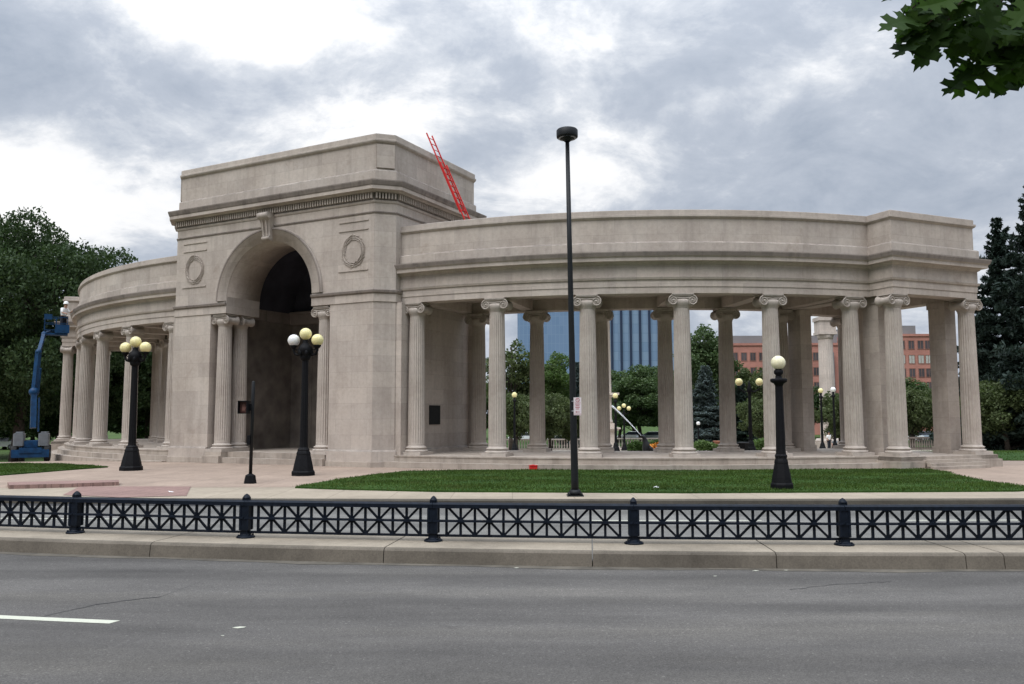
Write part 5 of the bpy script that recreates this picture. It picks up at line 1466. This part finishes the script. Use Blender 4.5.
rb = thing('brick_building', 'salmon brick office building with grey roof storey behind the trees', 'building', (X(840, RY), RY, gz(X(840, RY), RY)))
bx0 = X(840, RY); gz0 = gz(bx0, RY)
def wall_block(xp0, xp1, zt, y0, y1, nm='wall', m_='brick'):
    mb = MB(); mb.box(X(xp0, RY) - bx0, y0, -1 if nm == 'wall' else zat(345) - gz0, X(xp1, RY) - bx0, y1, zt - gz0); return mb.build(nm, M[m_], rb)
wall_block(852, 936, zat(334.7), 0, 30); wall_block(722, 851.8, zat(343), 1.2, 28)
mb = MB(); mb.box(X(852, RY) - bx0 + 1, 1.5, zat(334.7) - gz0 - .1, X(923, RY) - bx0, 25, zat(325) - gz0); mb.build('roof_storey', M['pent'], rb)
mb = MB(); mb.box(X(722, RY) - bx0 + 1, 3, zat(343) - gz0 - .1, X(851, RY) - bx0 - 1, 24, zat(334) - gz0); mb.build('roof_storey', M['pent'], rb)
for xp0, xp1, y_, py in ((852, 936, 0, 334.7), (722, 851.8, 1.2, 343)):
    mb = MB(); mb.box(X(xp0, RY) - bx0 - .1, y_ - .18, zat(py) - gz0 - .35, X(xp1, RY) - bx0 + .1, y_ + .1, zat(py) - gz0 + .12); mb.build('coping', M['brick'], rb)
def win(cx, py, y_, hw_=.62, hh=1.0, gl_='winglass'):
    xx = X(cx, RY) - bx0; zc = zat(py) - gz0
    mb = MB(); mb.box(xx - hw_ - .12, y_ - .06, zc - hh - .12, xx + hw_ + .12, y_ + .05, zc - hh); mb.box(xx - hw_ - .12, y_ - .06, zc + hh, xx + hw_ + .12, y_ + .05, zc + hh + .12)
    mb.box(xx - hw_ - .12, y_ - .06, zc - hh, xx - hw_, y_ + .05, zc + hh); mb.box(xx + hw_, y_ - .06, zc - hh, xx + hw_ + .12, y_ + .05, zc + hh); mb.box(xx - .04, y_ - .05, zc - hh, xx + .04, y_ + .05, zc + hh)
    f = mb.build('window', M['frame'], rb)
    mb = MB(); mb.box(xx - hw_, y_ - .03, zc - hh, xx + hw_, y_ + .02, zc + hh); mb.build('pane', M[gl_], f)
for r_, py in enumerate((345, 359.5, 373, 386.5)):
    for cx in (857.5, 867, 876.5, 886, 895.5, 904.8, 914.3, 923.6, 931): win(cx, py, 0, .52, .78, 'winlit' if r_ == 1 and cx > 900 else 'winglass')
for py in (356, 371, 386):
    for i in range(12): win(729 + i * 9.1, py, 1.2, .5, .75)
x0, x1 = X(829, RY) - bx0, X(837, RY) - bx0
mb = MB(); mb.box(x0, .6, 0, x1, 1.3, zat(352) - gz0); gb = mb.build('glazed_bay', M['glass_b'], rb)
for i in range(5): 
    mb = MB(); xx = x0 + (x1 - x0) * i / 4; mb.box(xx - .06, .5, 0, xx + .06, .62, zat(352) - gz0); mb.build('mullion', M['lgrey'], gb)
SUN_E = 1.75
SPOTS = [(190, 15, .085, .20, 1.5), (280, 30, .05, .10, 1.5), (0, 185, .06, .20, 1.3), (100, 212, .05, .14, 1.8), (360, 112, .04, .15, 2.2), (600, 168, .055, .20, 1.9), (60, 80, .10, -.10, 1.6), (450, 10, .06, -.04, 1.6),
         (770, 85, .04, .13, 2.8), (480, 110, .035, .10, 2.0), (470, 150, .035, -.12, 1.5), (585, 40, .06, .11, 1.6), (230, 85, .05, -.12, 2.2), (340, 80, .05, -.08, 1.8), (250, 130, .05, .05, 2.), (900, 100, .2, .02, 1.5), (20, 130, .05, .05, 2.), (840, 50, .08, -.10, 1.5)]
# ------------------------------------------------------------------ sky and sun
w = bpy.data.worlds.new('World'); scene.world = w; w.use_nodes = True
k = N(w.node_tree); bg = w.node_tree.nodes['Background']
SUN_EL, SUN_AZ = R(54), R(-138)          # azimuth measured from +Y towards +X
sky = k.new('ShaderNodeTexSky'); sky.sky_type = 'NISHITA'; sky.sun_disc = False
sky.sun_elevation = SUN_EL; sky.sun_rotation = SUN_AZ
tc = k.new('ShaderNodeTexCoord').outputs['Generated']
sep = k.new('ShaderNodeSeparateXYZ'); k.set(sep, 0, tc)
zz = k.math('MAXIMUM', sep.outputs[2], 0.)
den = k.math('ADD', zz, .42)
px = k.math('DIVIDE', sep.outputs[0], den); py = k.math('DIVIDE', sep.outputs[1], den)
cmb = k.new('ShaderNodeCombineXYZ'); k.set(cmb, 0, px); k.set(cmb, 1, py)
P = cmb.outputs[0]
n1 = k.noise(k.mapping(P, (1, 1, 1), (3.1, 1.7, 0)), 1.9, 7, .56, .25)
n2 = k.noise(k.mapping(P, (1, 1.2, 1), (7.3, 2.2, 0)), 4.6, 10, .66, .35)
n3 = k.noise(k.mapping(P, (1, 1, 1), (1.3, 9.2, 0)), 14., 6, .6, .2)
v = k.math('ADD', k.math('MULTIPLY', n1, .56), k.math('ADD', k.math('MULTIPLY', n2, .42), k.math('MULTIPLY', n3, .17)))
def spot(px_, py_, rad, amp, ax=1.0):
    """a brighter (or darker) bank of cloud in one direction of the sky"""
    d = ray(px_, py_).normalized()
    vm = k.new('ShaderNodeVectorMath', operation='SUBTRACT'); k.set(vm, 0, tc); vm.inputs[1].default_value = d
    sc_ = k.new('ShaderNodeVectorMath', operation='MULTIPLY'); k.set(sc_, 0, vm.outputs[0]); sc_.inputs[1].default_value = (1 / ax, 1 / ax, 1.)
    ln = k.new('ShaderNodeVectorMath', operation='LENGTH'); k.set(ln, 0, sc_.outputs[0])
    q = k.math('DIVIDE', ln.outputs['Value'], rad); q = k.math('MULTIPLY', q, q); q = k.math('MULTIPLY', q, -1.)
    return k.math('MULTIPLY', k.math('EXPONENT', q), amp)
for s_ in SPOTS: v = k.math('ADD', v, spot(*s_))
cl = k.ramp(v, [(.39, (.275, .32, .395)), (.47, (.375, .43, .52)), (.585, (.485, .535, .62)), (.645, (.64, .68, .745)), (.715, (.93, .94, .96)), (.79, (1.02, 1.02, 1.03))])
z2 = k.math('MULTIPLY', zz, zz)
back = k.math('MAXIMUM', k.math('MULTIPLY', sep.outputs[1], -1.), 0.)
up = k.math('ADD', .97, k.math('MULTIPLY', k.math('MULTIPLY', z2, z2), 4.6))
up = k.math('ADD', up, k.math('MULTIPLY', k.math('MULTIPLY', back, k.math('MULTIPLY', z2, zz)), 7.))
low = k.math('SUBTRACT', 1., k.math('MULTIPLY', k.math('POWER', k.math('SUBTRACT', 1., zz), 1.6), k.math('MULTIPLY', back, .95)))  # unseen sky behind camera brightened high and dimmed low to shape the light
up = k.math('MULTIPLY', up, low)
cl = k.mix(1., cl, up, 'MULTIPLY')
cl10 = k.mix(1., cl, (10, 10, 10, 1), 'MULTIPLY')
gap = k.ramp(n1, [(.62, g3(0.)), (.8, g3(.25))])
k.set(bg, 'Color', k.mix(gap, cl10, sky.outputs[0])); bg.inputs['Strength'].default_value = .1
sd = bpy.data.lights.new('sun', 'SUN'); sd.energy = SUN_E; sd.angle = R(40); sd.color = (1, .96, .9)
so = bpy.data.objects.new('sun', sd); COL.objects.link(so)
dirv = Vector((math.sin(SUN_AZ) * math.cos(SUN_EL), math.cos(SUN_AZ) * math.cos(SUN_EL), math.sin(SUN_EL)))
so.rotation_euler = dirv.to_track_quat('Z', 'Y').to_euler()
so.location = (0, 0, 60)
